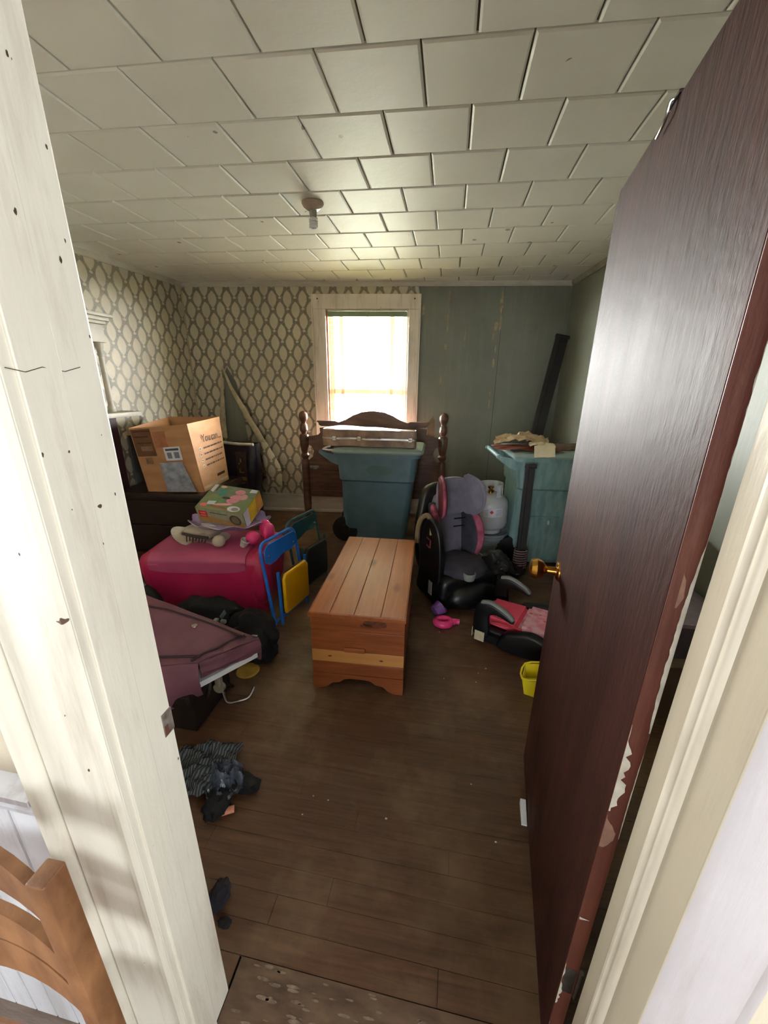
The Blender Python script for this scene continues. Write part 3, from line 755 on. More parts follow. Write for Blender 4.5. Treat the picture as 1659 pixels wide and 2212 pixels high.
# ============================================================ CEILING LAMP
lp = thing('ceiling_lamp', 'small white porcelain lamp holder with a spiral bulb on the ceiling', 'lamp', (-.885, 2.56, H))
obj('canopy', lathebm([(0, .062), (-.006, .064), (-.02, .056), (-.034, .038), (-.04, .026), (-.041, 0)], 28), M('aged_porcelain', (196, 184, 172), .25, (170, 150, 136), 6), lp)
obj('socket', lathebm([(-.038, .022), (-.06, .02), (-.075, .018), (-.076, 0)], 20), m_steel, lp)
sb = new(); pts = [(0.021*math.cos(t*.55), .021*math.sin(t*.55), -.078-.0011*t) for t in range(46)]; add_tube(sb, pts, .0058, 8)
add_lathe(sb, [(-.074, .017), (-.084, .019), (-.09, .012), (-.0901, 0)], 16)
obj('spiral_bulb', sb, m_white, lp)

# ============================================================ CEDAR CHEST
ch = thing('cedar_chest', 'orange-brown cedar blanket chest with glossy plank lid in the middle of the floor', 'chest', (-.395, 1.545, 0), math.radians(3.2))
cw, cl_, chh = .232, .95, .455
x = -cw; i = 0
for w in (.10, .12, .13, .114):
    obj('lid_board', boxbm(x+.0006, x+w-.0006, -.012, cl_+.012, chh-.022, chh+random.uniform(0, .0008), .002), m_cedar_top, ch); x += w
obj('lid_edge', merge(boxbm(-cw-.004, cw+.004, -.018, -.0125, chh-.024, chh-.001, .002), boxbm(-cw-.006, -cw-.0005, -.018, cl_+.014, chh-.024, chh-.001, .002), boxbm(cw+.0005, cw+.006, -.018, cl_+.014, chh-.024, chh-.001, .002)), m_cedar_side, ch)
bz = [(.355, chh-.024, m_cedar_red), (.235, .354, m_cedar_red), (.165, .234, m_cedar_pale), (.095, .164, m_cedar_red)]
for a, b, m in bz: obj('front_board', boxbm(-cw, cw, 0, .018, a, b-.001, .0015), m, ch)
for a, b, m in bz:
    for s in (-1, 1): obj('side_board', boxbm(*sorted((s*cw, s*(cw-.018))), .0185, cl_-.0185, a, b-.001, .0015), m_cedar_side, ch)
    obj('back_board', boxbm(-cw, cw, cl_-.018, cl_, a, b-.001, .0015), m_cedar_side, ch)
sk = [(-cw, 0), (-cw+.045, 0), (-cw+.075, .012), (-cw+.10, .038), (-cw+.14, .046), (-cw+.165, .066), (-.04, .072), (.04, .072), (cw-.165, .066), (cw-.14, .046), (cw-.10, .038), (cw-.075, .012), (cw-.045, 0), (cw, 0), (cw, .094), (-cw, .094)]
obj('skirt', prism(sk, -.004, .014), m_cedar_red, ch)
for s in (-1, 1):
    sk2 = [(0, 0), (.08, 0), (.13, .05), (.2, .07), (cl_-.2, .07), (cl_-.13, .05), (cl_-.08, 0), (cl_, 0), (cl_, .094), (0, .094)]
    b_ = prism(sk2, *(sorted((s*cw, s*(cw-.014)))), axis='x'); b_.transform(Matrix.Translation((0, .0145, 0)) @ Matrix.Scale((cl_-.015)/cl_, 4, (0, 1, 0))); obj('skirt', b_, m_cedar_side, ch)
for kx, kz, kr in ((.09, .405, .034), (.05, .392, .018), (-.14, .20, .006), (.12, .195, .006)):
    obj('wood_knot', (lambda b: b)(prism([(kx+kr*1.7*math.cos(2*PI*i/12)*(1+.3*noise.noise(Vector((i, kx*9, 0)))), kz+kr*.7*math.sin(2*PI*i/12)) for i in range(12)], -.0008, .0002)), M('dark_wood_knot', (84, 42, 24), .45, (120, 64, 36), 60), ch)
obj('front_handle', boxbm(-.065, .04, -.012, .001, .237, .262, .003), m_cedar_red, ch)
obj('chest_bottom', boxbm(-cw+.019, cw-.019, .019, cl_-.019, .094, .11), m_cedar_side, ch)

# ============================================================ HEADBOARD
hb_ = thing('bed_headboard', 'dark brown wooden headboard with ball-topped turned posts standing under the window', 'headboard', (-.85, 4.13, 0), angB)
post = [(0, .030), (.06, .034), (.12, .042), (.2, .045), (.60, .046), (.68, .044), (.70, .03), (.725, .045), (.745, .047), (.765, .034), (.80, .042), (.86, .05), (.94, .052), (.965, .045), (.975, .027), (.99, .03), (1.005, .042), (1.02, .044), (1.045, .041), (1.07, .038), (1.085, .027), (1.10, .028), (1.115, .039), (1.14, .047), (1.165, .049), (1.19, .042), (1.21, .024), (1.217, 0)]
for x in (-.755, .755):
    obj('bed_post', lathebm(post, 24, Matrix.Translation((x, 0, 0))), m_headwood, hb_)
rt = [(0, 1.225), (.12, 1.213), (.22, 1.175), (.30, 1.128), (.36, 1.108), (.42, 1.112)]
rt2 = [(.43, 1.06), (.58, 1.04), (.575, .99), (.60, .965), (.66, .955), (.715, .95), (.715, .86), (.68, .84), (.655, .79), (.665, .73), (.70, .70), (.715, .68), (.715, .27)]
pp = rt+rt2; poly = pp + [(-a, b) for a, b in pp[::-1][:-1]]
obj('panel', prism(poly, -.012, .012, .002, 1), m_headwood, hb_)
for s in (-1, 1):
    cp = [(s*.36, 1.100), (s*.40, 1.118), (s*.60, 1.118), (s*.605, 1.108), (s*.585, 1.095), (s*.58, 1.075), (s*.56, 1.062), (s*.43, 1.058)]
    obj('cornice', prism(cp, -.034, .02, .002, 1), m_headwood, hb_)
for z0, z1 in ((.58, .66), (.27, .34)): obj('rail', boxbm(-.71, .71, -.022, .02, z0, z1, .004), m_headwood, hb_)
obj('rail_bracket', merge(boxbm(-.70, -.60, -.040, -.023, .60, .628, .004), boxbm(-.66, -.62, -.048, -.038, .59, .60, .002)), m_steel, hb_, label='metal bracket on the left')

# ============================================================ TRASH CARTS
def cart(loc, rz, label, body, lid, ht=.97, wide=.60, top=.80, bot=.60, decal=True, wheel_h=.13):
    t = thing('trash_cart', label, 'trash cart', loc, rz)
    hw = wide/2; zt = ht-.07
    # body ring corners at bottom / rim (x: handle side is -x)
    def ring(x0, x1, w, z, r=.05):
        pts = []
        for cx, cy, a0 in ((x1-r, w-r, 0), (x0+r, w-r, 90), (x0+r, -w+r, 180), (x1-r, -w+r, 270)):
            for k in range(5):
                a = math.radians(a0+k*22.5); pts.append((cx+r*math.cos(a), cy+r*math.sin(a), z))
        return pts
    secs = [(-bot/2-.02, bot/2-.05, hw-.09, .03), (-bot/2-.03, bot/2-.03, hw-.08, .06), (-top/2+.045, top/2-.045, hw-.028, zt-.24), (-top/2+.03, top/2-.03, hw-.005, zt-.22), (-top/2+.01, top/2-.01, hw, zt)]
    bm = new(); rings = [[bm.verts.new(p) for p in ring(*s_)] for s_ in secs]; n = len(rings[0])
    bm.faces.new(rings[0][::-1]); bm.faces.new(rings[-1])
    for a, b in zip(rings, rings[1:]):
        for k in range(n): bm.faces.new((a[k], a[(k+1) % n], b[(k+1) % n], b[k]))
    bd = obj('body', bm, body, t)
    bm = new()
    add_hull(bm, ring(-top/2-.02, top/2+.02, hw+.02, zt), ring(-top/2-.02, top/2+.02, hw+.02, zt+.032)); obj('rim', bm, body, t)
    # lid with raised crown
    bm = new(); L = [ring(-top/2-.03, top/2+.04, hw+.03, zt+.0325), ring(-top/2-.035, top/2+.045, hw+.035, zt+.045), ring(-top/2-.02, top/2+.03, hw+.018, zt+.062), ring(-top/2+.05, top/2-.03, hw-.06, zt+.07)]
    R_ = [[bm.verts.new(p) for p in r_] for r_ in L]; bm.faces.new(R_[0][::-1]); bm.faces.new(R_[-1])
    for a, b in zip(R_, R_[1:]):
        for k in range(n): bm.faces.new((a[k], a[(k+1) % n], b[(k+1) % n], b[k]))
    obj('lid', bm, lid, t)
    # handle: side brackets + bar
    for s in (-1, 1):
        br = prism([(-top/2+.12, zt-.02), (-top/2-.10, zt+.03), (-top/2-.155, zt+.045), (-top/2-.16, zt+.02), (-top/2-.05, zt-.06), (-top/2+.05, zt-.10), (-top/2+.05, zt-.2), (-top/2+.12, zt-.2)], s*(hw-.035)-.014, s*(hw-.035)+.014, .004, 1)
        obj('handle_bracket', br, body, t)
    obj('handle_bar', tubebm([(-top/2-.135, -hw+.03, zt+.03), (-top/2-.135, hw-.03, zt+.03)], .017, 12), body, t)
    for s in (-1, 1):
        wh = obj('wheel', lathebm([(-.028, .06), (-.028, wheel_h-.012), (-.02, wheel_h), (.02, wheel_h), (.028, wheel_h-.012), (.028, .06)], 28, Matrix.Translation((-bot/2-.005, s*(hw-.10), wheel_h)) @ Matrix.Rotation(PI/2, 4, 'X')), m_rubber, t)
        obj('hub', lathebm([(-.034, 0), (-.034, .045), (.034, .045), (.034, 0)], 20, Matrix.Translation((-bot/2-.005, s*(hw-.10), wheel_h)) @ Matrix.Rotation(PI/2, 4, 'X')), m_black, wh)
    if decal:
        n = 24; bm = new()
        vs = [bm.verts.new((.03+.12*math.cos(2*PI*i/n), -hw+.0135 - (zt-.12-(zt))*.0 - .0175+.0, zt-.12+.045*math.sin(2*PI*i/n))) for i in range(n)]
        bm.faces.new(vs); obj('embossed_oval', bm, M('worn_oval_mark', (92, 118, 124), .5, (78, 104, 110), 14), t, label='faded oval mark')
    return t
cart1 = cart((-.68, 3.68, 0), math.radians(2.5), 'blue-green wheeled trash cart with a brown instrument case on its lid', m_cart, m_cartlid, ht=.94, wide=.60, top=.76, bot=.62)
cart2 = cart((.805, 3.45, 0), math.radians(6), 'faded grey-green wheeled trash cart with papers on its lid in the right corner', m_cart2, m_cartlid, ht=1.0, wide=.56, top=.64, bot=.52, decal=False)
# scuffed reflections-free marks on cart 2 face
obj('white_tag', boxbm(-.005, .010, -.246, -.235, .40, .435), m_white, cart2, label='small white sticker')
obj('seam', boxbm(-.24, .25, -.250, -.238, .462, .470, .002), m_cart2, cart2)
# white bits of cord/plastic at the handle of the first cart
obj('white_clip', merge(tubebm(smooth_path([(-.50, -.25, .925), (-.46, -.27, .945), (-.43, -.26, .95)], 4), .008, 8), tubebm(smooth_path([(-.50, -.26, .925), (-.44, -.29, .922), (-.40, -.285, .922)], 4), .009, 8)), m_white, cart1, label='white strip at the handle')

# ============================================================ INSTRUMENT CASE
gc = thing('instrument_case', 'brown hard instrument case with aluminium band lying on the first trash cart', 'instrument case', (-.77, 3.61, .948), math.radians(-1))
ol = [(-.43, .02), (-.435, .12), (-.42, .24), (-.35, .32), (-.26, .335), (-.17, .30), (-.10, .265), (-.02, .27), (.06, .265), (.14, .22), (.22, .165), (.32, .13), (.42, .125), (.445, .10), (.445, .04), (.42, .02), (.30, .015), (.2, .01), (.1, -.005), (.03, -.02), (-.05, -.01), (-.11, .005), (-.17, .0), (-.26, -.03), (-.35, -.03), (-.41, -.01)]
ol = [(a, b-.13) for a, b in ol]; olp = [(p.x, p.y) for p in smooth_path([(a, b, 0) for a, b in ol], 3, True)]
def case_layer(z0, z1, grow=0, crown=0):
    bm = new(); c = Vector((0, .02)); rings = []
    steps = [(z0, 1+grow), (z1, 1+grow)] if not crown else [(z0, 1), (z1-.018, 1), (z1-.005, .975), (z1, .93), (z1+crown*.6, .5), (z1+crown, .02)]
    for z, s in steps: rings.append([bm.verts.new((a*s if s >= .9 else a*s, c.y+(b-c.y)*s, z)) for a, b in olp])
    n = len(olp); bm.faces.new(rings[0][::-1]); bm.faces.new(rings[-1])
    for A_, B_ in zip(rings, rings[1:]):
        for k in range(n): bm.faces.new((A_[k], A_[(k+1) % n], B_[(k+1) % n], B_[k]))
    return bm
obj('case_base', case_layer(0, .062), m_case, gc)
obj('metal_band', case_layer(.062, .078, .012), m_alu, gc, label='shiny aluminium band')
obj('case_lid', case_layer(.078, .150, 0, .006), m_case, gc)
obj('lid_piping', tubebm([(a*.985, .02+(b-.02)*.985, .147) for a, b in olp], .0045, 6, closed=True), M('pale_piping', (214, 202, 190), .3), gc, label='pale edge piping')
for x, yv in ((-.30, -.166), (-.07, -.142), (.40, -.118)):
    obj('latch', merge(boxbm(x-.018, x+.018, yv-.010, yv, .052, .092, .003), tubebm([(x-.012, yv-.012, .070), (x+.012, yv-.012, .070)], .006, 8)), m_alu, gc)
obj('carry_handle', tubebm(smooth_path([(-.005, -.155, .082), (.0, -.175, .088), (.05, -.178, .09), (.12, -.165, .088), (.125, -.14, .082)], 5), .008, 8), m_case, gc)

# ============================================================ PAPERS ON CART 2
def crumple(c, rx, ry, h, rot, seed, amp=.03, n=14, thick=.002):
    cr_, sr_ = math.cos(rot), math.sin(rot)
    def fn(u, v):
        a, b = (u-.5)*2, (v-.5)*2
        edge = 1+.12*noise.noise(Vector((a*2+seed, b*2, 3)))
        x, y_ = a*rx*edge, b*ry*edge
        z = h*(1-.55*(a*a)-.4*(b*b)) + amp*noise.noise(Vector((a*2.3+seed, b*2.3, seed))) + amp*.5*noise.noise(Vector((a*6, b*6+seed, seed)))
        return (c[0]+x*cr_-y_*sr_, c[1]+x*sr_+y_*cr_, c[2]+max(z, .001))
    return gridbm(n, n, fn, thick)
single('red_brown_folder', crumple((.60, 3.34, 1.004), .26, .15, .028, .05, 4, .012), m_redbrown, 'red-brown board lying under crumpled paper on the right cart', 'folder', (.62, 3.33, 1.022))
single('crumpled_paper_bag', crumple((.57, 3.39, 1.036), .21, .14, .075, -.15, 1, .05, 18), m_kraft, 'crumpled kraft paper bag heaped on the right trash cart', 'paper bag', (.58, 3.38, 1.05))
single('cream_booklet', merge(crumple((.70, 3.225, 1.050), .095, .075, .02, -.1, 8, .02, 10), gridbm(6, 6, lambda u, v: (.63+.15*u, 3.150-.045*v+.006*math.sin(u*5), 1.056-.085*v+.012*u+.006*noise.noise(Vector((u*5, v*4, 2)))), .003)), m_cream, 'folded cream booklet draped over the front rim of the right cart', 'booklet', (.70, 3.18, 1.07))
single('brown_leaf_litter', crumple((.97, 3.50, 1.004), .18, .16, .012, .2, 13, .02, 16), M('dirty_brown_mat', (110, 84, 52), .9, (80, 58, 36), 12, bump=.5), 'flat brown dirty mat on the lid of the right cart near the door', 'mat', (.98, 3.47, 1.024))

# ============================================================ BED RAILS
def rail_thing(a, b, label, w=.05):
    a, b = Vector(a), Vector(b); d = (b-a); L = d.length; d.normalize()
    side = d.cross(Vector((0, 1, 0))).normalized(); nrm = side.cross(d)
    t = thing('bed_rail', label, 'bed rail', tuple(a))
    m4 = Matrix(((side.x, nrm.x, d.x, a.x), (side.y, nrm.y, d.y, a.y), (side.z, nrm.z, d.z, a.z), (0, 0, 0, 1)))
    def part(n_, bm, m): bm.transform(m4); return obj(n_, bm, m, t, world=True)
    part('rail', boxbm(-w, w*.25, -.012, .0, 0, L, .002), m_railm)
    part('flange', boxbm(w*.35, w, -.035, .002, .0, L, .002), m_railm)
    part('end_hook', boxbm(-w*1.25, w*1.1, -.03, .0, L-.03, L, .003), m_railm)
    return t
rail_thing((.70, 4.12, 0), (1.03, 4.52, 1.985), 'long dark bed rail leaning into the far right corner behind the cart', .062)
rail_thing((.605, 2.99, .04), (.60, 3.06, .93), 'dark bed rail leaning upright against the front of the right cart', .036)
# striped knitted cord at its foot
cd_ = thing('striped_cord_coil', 'red, white and black striped cord coiled round the foot of the upright rail', 'cord', (.60, 2.98, 0))
for col_, off in ((M('dull_pale_cord', (150, 140, 140), .8), 0), (M('dark_red_cord', (96, 40, 44), .8), .5)):
    pts = []
    for i in range(96):
        a = 2*PI*i/12+off*2*PI; zz = .085+.165*i/96+off*.0
        pts.append((.603+.052*math.cos(a), 2.99+.036*math.sin(a), zz+off*.010))
    obj('cord_winding', tubebm(pts, .0050 if off == 0 else .0058, 6), col_, cd_, world=True)
obj('cord_bag', blobbm((.585, 3.0, .075), (.075, .065, .075), 3, .12, 3, 3, .002), m_sock, cd_, world=True, label='dark knitted end')

# ============================================================ PROPANE TANK, BUCKET
bk = thing('plastic_bucket', 'grey ribbed plastic bucket under the gas tank', 'bucket', (.375, 3.34, 0))
obj('bucket_wall', lathebm([(0, .125), (.01, .13), (.16, .14), (.165, .148), (.175, .15), (.18, .142), (.195, .143), (.2, .153), (.212, .155), (.216, .146), (.225, .147), (.23, .16), (.245, .16), (.25, .150)], 36), m_bucket, bk)
obj('bucket_handle', tubebm([(.158*math.cos(a), .158*math.sin(a)-.0, .20-.12*abs(math.sin((a-(-PI))/1))) for a in [(-PI)+PI*i/18 for i in range(19)]], .0035, 8), m_white, bk)
obj('bucket_rim', lathebm([(.2505, .12), (.2505, .163), (.262, .166), (.268, .155), (.262, .14), (.255, .12)], 36), m_bucket, bk)
pt = thing('propane_tank', 'grey-white propane cylinder standing on the bucket', 'gas tank', (.367, 3.34, .270), tilt=(0, math.radians(-1.5)))
obj('tank_body', lathebm([(.0, .07), (.02, .09), (.035, .12), (.055, .145), (.08, .155), (.245, .155), (.28, .148), (.31, .125), (.33, .09), (.34, .05), (.342, 0)], 40), m_tank, pt)
obj('weld_band', lathebm([(.160, .1555), (.163, .157), (.167, .157), (.170, .1555)], 40), m_tank, pt)
obj('foot_ring', lathebm([(-.002, .10), (-.002, .105), (.03, .108), (.03, .10)], 32), m_tank, pt)
cb = new()
def collar(a0, a1, z0, z1, r=.098):
    n = max(2, int(abs(a1-a0)/8)); P = []
    for i in range(n+1):
        a = math.radians(a0+(a1-a0)*i/n); P.append([cb.verts.new(((rr)*math.cos(a), rr*math.sin(a), zz)) for rr, zz in ((r, z0), (r+.004, z0), (r+.004, z1), (r, z1))])
    for A_, B_ in zip(P, P[1:]):
        for k in range(4): cb.faces.new((A_[k], A_[(k+1) % 4], B_[(k+1) % 4], B_[k]))
    cb.faces.new(P[0]); cb.faces.new(P[-1][::-1])
collar(-65, 235, .40, .432); collar(-65, -40, .30, .40); collar(-40, 0, .30, .335); collar(0, 20, .30, .40); collar(20, 160, .30, .40); collar(160, 178, .30, .40); collar(178, 235, .315, .345); collar(222, 235, .345, .40)
obj('collar', cb, M('collar_enamel', (222, 224, 228), .35), pt)
obj('valve', merge(lathebm([(.335, .022), (.36, .02), (.362, .016), (.385, .016), (.387, .026), (.402, .026), (.403, 0)], 16), tubebm([(0, -.0, .37), (.01, -.05, .37)], .014, 12)), m_brass, pt)
bm = new()
def cyl_patch(a0, a1, z0, z1, r):
    n = 8; rows = [[bm.verts.new((r*math.cos(math.radians(a0+(a1-a0)*i/n)), r*math.sin(math.radians(a0+(a1-a0)*i/n)), zz)) for i in range(n+1)] for zz in (z0, z1)]
    for i in range(n): bm.faces.new((rows[0][i], rows[0][i+1], rows[1][i+1], rows[1][i]))
cyl_patch(-112, -52, .165, .245, .1562); lb_ = obj('label_sheet', bm, m_label, pt, label='white warning label')
bm = new()
for sgn in (1,):
    c_ = -88; vs = [bm.verts.new((.1570*math.cos(math.radians(c_+dx)), .1570*math.sin(math.radians(c_+dx)), .212+dz)) for dx, dz in ((0, .017), (6.5, 0), (0, -.017), (-6.5, 0))]
    bm.faces.new(vs)
obj('hazard_diamond', bm, m_red, lb_)
bm = new()
for r_ in range(6):
    cyl_patch(-74, -56, .178+r_*.010, .1805+r_*.010, .1566)
    cyl_patch(-110, -98, .178+r_*.010, .1805+r_*.010, .1566)
obj('label_print', bm, M('grey_print', (120, 124, 150), .6), lb_)

# ============================================================ CAR SEAT
cs = thing('child_car_seat', 'grey and black child car seat with pink-edged side wings', 'car seat', (.07, 2.66, 0), math.radians(30))
def cushion(pts, y0, y1, bev, m, name, mat=None, parent=None, label=None, seg=3):
    sm = [(p.x, p.z) for p in smooth_path([(a, 0, b) for a, b in pts], 5, True)]
    bm = prism(sm, y0, y1, bev, seg)
    if mat is not None: bm.transform(mat)
    return obj(name, bm, m, parent or cs, label=label, sharp=50)
RX = lambda d: Matrix.Rotation(math.radians(d), 4, 'X'); RZ = lambda d: Matrix.Rotation(math.radians(d), 4, 'Z'); TR = Matrix.Translation
# base shell and seat
cushion([(-.20, .0), (.21, .0), (.23, .12), (.17, .24), (-.17, .25), (-.23, .12)], -.24, .16, .05, m_black, 'base_shell')
obj('seat_pad', blobbm((0, -.08, .26), (.19, .2, .07), 3, .05, 3, 2), m_dkgrey, cs)
# back shell (outer) leaning back
bk_m = TR((0, .10, .22)) @ RX(-8)
cushion([(-.17, -.1), (.17, -.1), (.24, .15), (.21, .40), (.13, .58), (-.13, .58), (-.21, .40), (-.24, .15)], .02, .10, .03, m_black, 'back_shell', bk_m)
cushion([(-.09, 0), (.09, 0), (.12, .2), (.10, .5), (-.10, .5), (-.12, .2)], -.035, .03, .02, m_grey_fab, 'back_pad', bk_m)
for s in (-1, 1):
    wing = [(.0, .0), (.13, .02), (.185, .15), (.165, .29), (.08, .39), (.0, .42)]
    wm = bk_m @ TR((s*.125, -.0, .02)) @ RZ(-90+s*16) 
    wm = wm @ Matrix.Scale(-1 if False else 1, 4)
    cushion([(a, b) for a, b in wing], -.028 if s > 0 else -.028, .028, .018, m_dkgrey, 'side_wing', wm)
    pts = smooth_path([(a*1.01+.002, 0, b) for a, b in wing[1:]], 6)
    bm = new(); add_tube(bm, pts, [.016+.014*math.sin(PI*i/(len(pts)-1)) for i in range(len(pts))], 8)
    bm.transform(wm); obj('wing_edging', bm, m_piping, cs, label='dusty pink wing edge')
# head rest with wings
hm = TR((0, .06, .62)) @ RX(-6)
cushion([(-.10, 0), (.10, 0), (.12, .12), (.09, .24), (-.09, .24), (-.12, .12)], -.02, .05, .02, m_grey_fab, 'head_rest', hm)
for s in (-1, 1):
    wm = hm @ TR((s*.095, 0.01, .0)) @ RZ(-90+s*20)
    cushion([(.0, .01), (.08, -.015), (.155, .03), (.175, .13), (.13, .22), (.04, .26), (0, .24)], -.022, .022, .016, m_grey_fab if s > 0 else m_redfab, 'head_wing', wm)
    pts = smooth_path([(.08, 0, -.015), (.16, 0, .03), (.182, 0, .13), (.135, 0, .225), (.03, 0, .266)], 6)
    obj('wing_edging', (lambda b: (b.transform(wm), b)[1])(tubebm(pts, .011, 8)), m_grey_fab if s > 0 else m_piping, cs)
bm = new(); pts = [(.09+.055*math.cos(2*PI*i/24), .024, .12+.080*math.sin(2*PI*i/24)) for i in range(24)]; add_tube(bm, pts, .003, 5, closed=True); bm.transform(hm @ TR((.095, .01, 0)) @ RZ(-70)); obj('stitched_ring', bm, m_dkgrey, cs)
# outer left shell flange, tan topped, and belt guide
cushion([(-.05, .05), (.14, .0), (.17, .25), (.15, .45), (.10, .56), (.02, .58), (-.03, .50), (-.06, .30)], -.025, .025, .015, m_black, 'side_shell', TR((-.235, -.02, .05)) @ RZ(-78))
obj('shell_rim', tubebm(smooth_path([(-.262, .10, .40), (-.262, .09, .52), (-.25, .06, .60), (-.235, .0, .635), (-.232, -.05, .60), (-.235, -.08, .52)], 5), [.018]*26, 8), m_tan, cs, label='tan rim of the outer shell')
obj('belt_clip', tubebm([(-.262, -.06, .50), (-.262, -.115, .495), (-.262, -.11, .44), (-.262, -.065, .445)], .006, 6), m_redfab, cs)
obj('belt_slot', merge(boxbm(-.045, .045, -.04, -.034, .60, .61, .002), boxbm(-.045, .045, -.036, -.03, .54, .55, .002)), m_black, cs)
obj('white_tag', boxbm(-.262, -.257, -.16, -.115, .10, .20), M('aged_tag', (176, 170, 156), .7), cs, label='small pale tag')
obj('front_lip', blobbm((.02, -.25, .10), (.20, .09, .10), 3, .03, 3, 5, .002), m_black, cs)
obj('foot_shell', blobbm((.10, -.27, .035), (.14, .06, .04), 3, .02, 3, 5, .002), M('grey_blue_plastic', (64, 74, 82), .35, (54, 62, 70), 5), cs, label='grey-blue foot edge')
obj('cup_holder', lathebm([(0, .035), (.02, .042), (.05, .045), (.052, .038), (.02, .03)], 24, TR((-.03, -.26, .235))), m_armgrey, cs)

# black rucksack right of the seat
rk = thing('black_rucksack', 'slumped black shiny rucksack with steel buckles between car seat and gas tank', 'bag', (.40, 2.87, 0), math.radians(20))
bm = blobbm((0, 0, .125), (.115, .12, .125), 4, .22, 2.6, 6, .002)
obj('bag_body', bm, M('black_shiny_nylon', (54, 54, 58), .38, (30, 30, 34), 7, bump=.35), rk)
obj('bag_flap', gridbm(12, 8, lambda u, v: (-.11+.22*u, -.125-.03*math.sin(PI*u)+.15*v*v, .205-.09*(1-v)+.05*math.sin(PI*u)+.02*noise.noise(Vector((u*5, v*5, 1)))), .008), M('charcoal_flap', (44, 44, 48), .45, (30, 30, 34), 9, bump=.4), rk)
obj('strap', tubebm(smooth_path([(-.10, -.15, .24), (-.04, -.19, .18), (.04, -.19, .10), (.1, -.17, .05)], 5), .011, 8, flat=1.6), m_blackcloth, rk)
obj('buckle', merge(boxbm(-.06, -.035, -.196, -.186, .19, .215, .003), boxbm(.05, .07, -.197, -.185, .07, .10, .003), boxbm(.09, .12, -.165, -.155, .13, .145, .003)), m_alu, rk)
single('electric_cable', tubebm(smooth_path([(.27, 2.50, .006), (.30, 2.42, .006), (.345, 2.36, .006), (.37, 2.40, .006)], 6), .004, 6), m_black, 'thin dark cord on the floor behind the pink booster seat', 'cord', (.3, 2.42, 0))

# ============================================================ BOOSTER SEAT
bs = thing('booster_seat', 'black booster seat with pink and floral pad beside the open door', 'booster seat', (.475, 2.17, 0), math.radians(-24))
# local x: back(-) to front(+), y: width
def bpad(name, x0, x1, w0_, w1_, z0, z1, m, bev=.03, label=None):
    bm = new(); pts0 = [(x0, -w0_, z0), (x1, -w1_, z0), (x1, w1_, z0), (x0, w0_, z0)]; add_hull(bm, pts0, [(p[0], p[1], z1) for p in pts0])
    bmesh.ops.bevel(bm, geom=bm.edges[:], offset=bev, segments=3, affect='EDGES'); return obj(name, bm, m, bs, label=label, sharp=60)
bpad('base', -.21, .20, .19, .20, .0, .105, m_black, .03)
bpad('seat_pad', -.19, .03, .125, .14, .095, .158, m_boostpink, .018, 'plain coral pink back pad')
bpad('seat_pad', .032, .235, .145, .16, .095, .168, m_floral, .02, 'pink floral front pad')
for s in (-1, 1):
    pr = [(-.05, .02), (.17, .02), (.235, .05), (.245, .10), (.20, .155), (.12, .175), (.03, .15), (-.03, .12)]
    sm = [(p.x, p.z) for p in smooth_path([(a, 0, b) for a, b in pr], 5, True)]
    obj('side_lobe', prism(sm, s*.185-.032, s*.185+.032, .02, 3), m_black, bs, sharp=50)
    ar = [(-.205, .05), (-.13, .05), (-.115, .10), (-.125, .20), (-.08, .225), (.0, .205), (.02, .21), (.0, .235), (-.07, .27), (-.14, .285), (-.20, .26), (-.215, .18)]
    sm = [(p.x, p.z) for p in smooth_path([(a, 0, b) for a, b in ar], 4, True)]
    arm = obj('arm_rest', prism(sm, s*.185-.019, s*.185+.019, .008, 2), m_black, bs, sharp=50)
    tp = smooth_path([(-.18, 0, .278), (-.13, 0, .290), (-.08, 0, .278), (-.02, 0, .250), (.015, 0, .220)], 5)
    obj('arm_top', (lambda b: (b.transform(TR((0, s*.185, 0))), b)[1])(tubebm(tp, [.008]+[.011]*(len(tp)-2)+[.008], 10, flat=1.8)), m_armgrey, arm, label='grey armrest top')
obj('side_tag', boxbm(-.2185, -.214, -.20, -.13, .035, .10, .001, mat=None), M('cream_tag', (200, 190, 160), .7, (180, 168, 138), 30), bs, label='cream instruction tag')
obj('side_tag', boxbm(-.195, -.135, -.2155, -.2115, .03, .095, .001), M('cream_tag', (200, 190, 160), .7), bs, label='cream instruction tag')
obj('red_piping', tubebm(smooth_path([(-.12, -.150, .140), (-.02, -.150, .152), (.06, -.164, .165)], 4), .006, 6), m_red, bs)

# small toys
def scoop(loc, rz, m, label, ring=True):
    t = thing('toy_scoop', label, 'toy', loc, rz)
    if ring: obj('scoop_ring', tubebm([(.046*math.cos(2*PI*i/24), .036*math.sin(2*PI*i/24), .026) for i in range(24)], [.024]*24, 10, closed=True), m, t)
    else: obj('scoop_cup', lathebm([(.0, .026), (.004, .04), (.06, .052), (.062, .048), (.01, .034), (.008, 0)], 24, TR((0, 0, .046)) @ Matrix.Rotation(math.radians(70), 4, 'Y')), m, t)
    obj('scoop_handle', tubebm(smooth_path([(.05, 0, .028), (.08, .006, .028), (.105, .004, .026)], 4), [.022]*4+[.018]*5, 8), m, t)
    return t
scoop((.02, 2.20, 0), math.radians(8), m_pink2, 'bright pink ring-shaped plastic toy on the floor')
scoop((-.045, 2.275, 0), math.radians(40), m_purple, 'purple plastic toy scoop lying behind the pink one', False)
yt = thing('yellow_toy_bin', 'small yellow plastic bin standing against the door', 'toy bin', (.468, 1.70, 0), math.radians(-18))
bm = new()
ob_, ot_ = [(-.014, -.025), (.045, -.025), (.045, .03), (-.014, .03)], [(-.034, -.036), (.06, -.036), (.06, .045), (-.034, .045)]
zt_ = (.10, .135, .165, .13)
a = [bm.verts.new((p[0], p[1], 0)) for p in ob_]; b = [bm.verts.new((p[0], p[1], zt_[i])) for i, p in enumerate(ot_)]
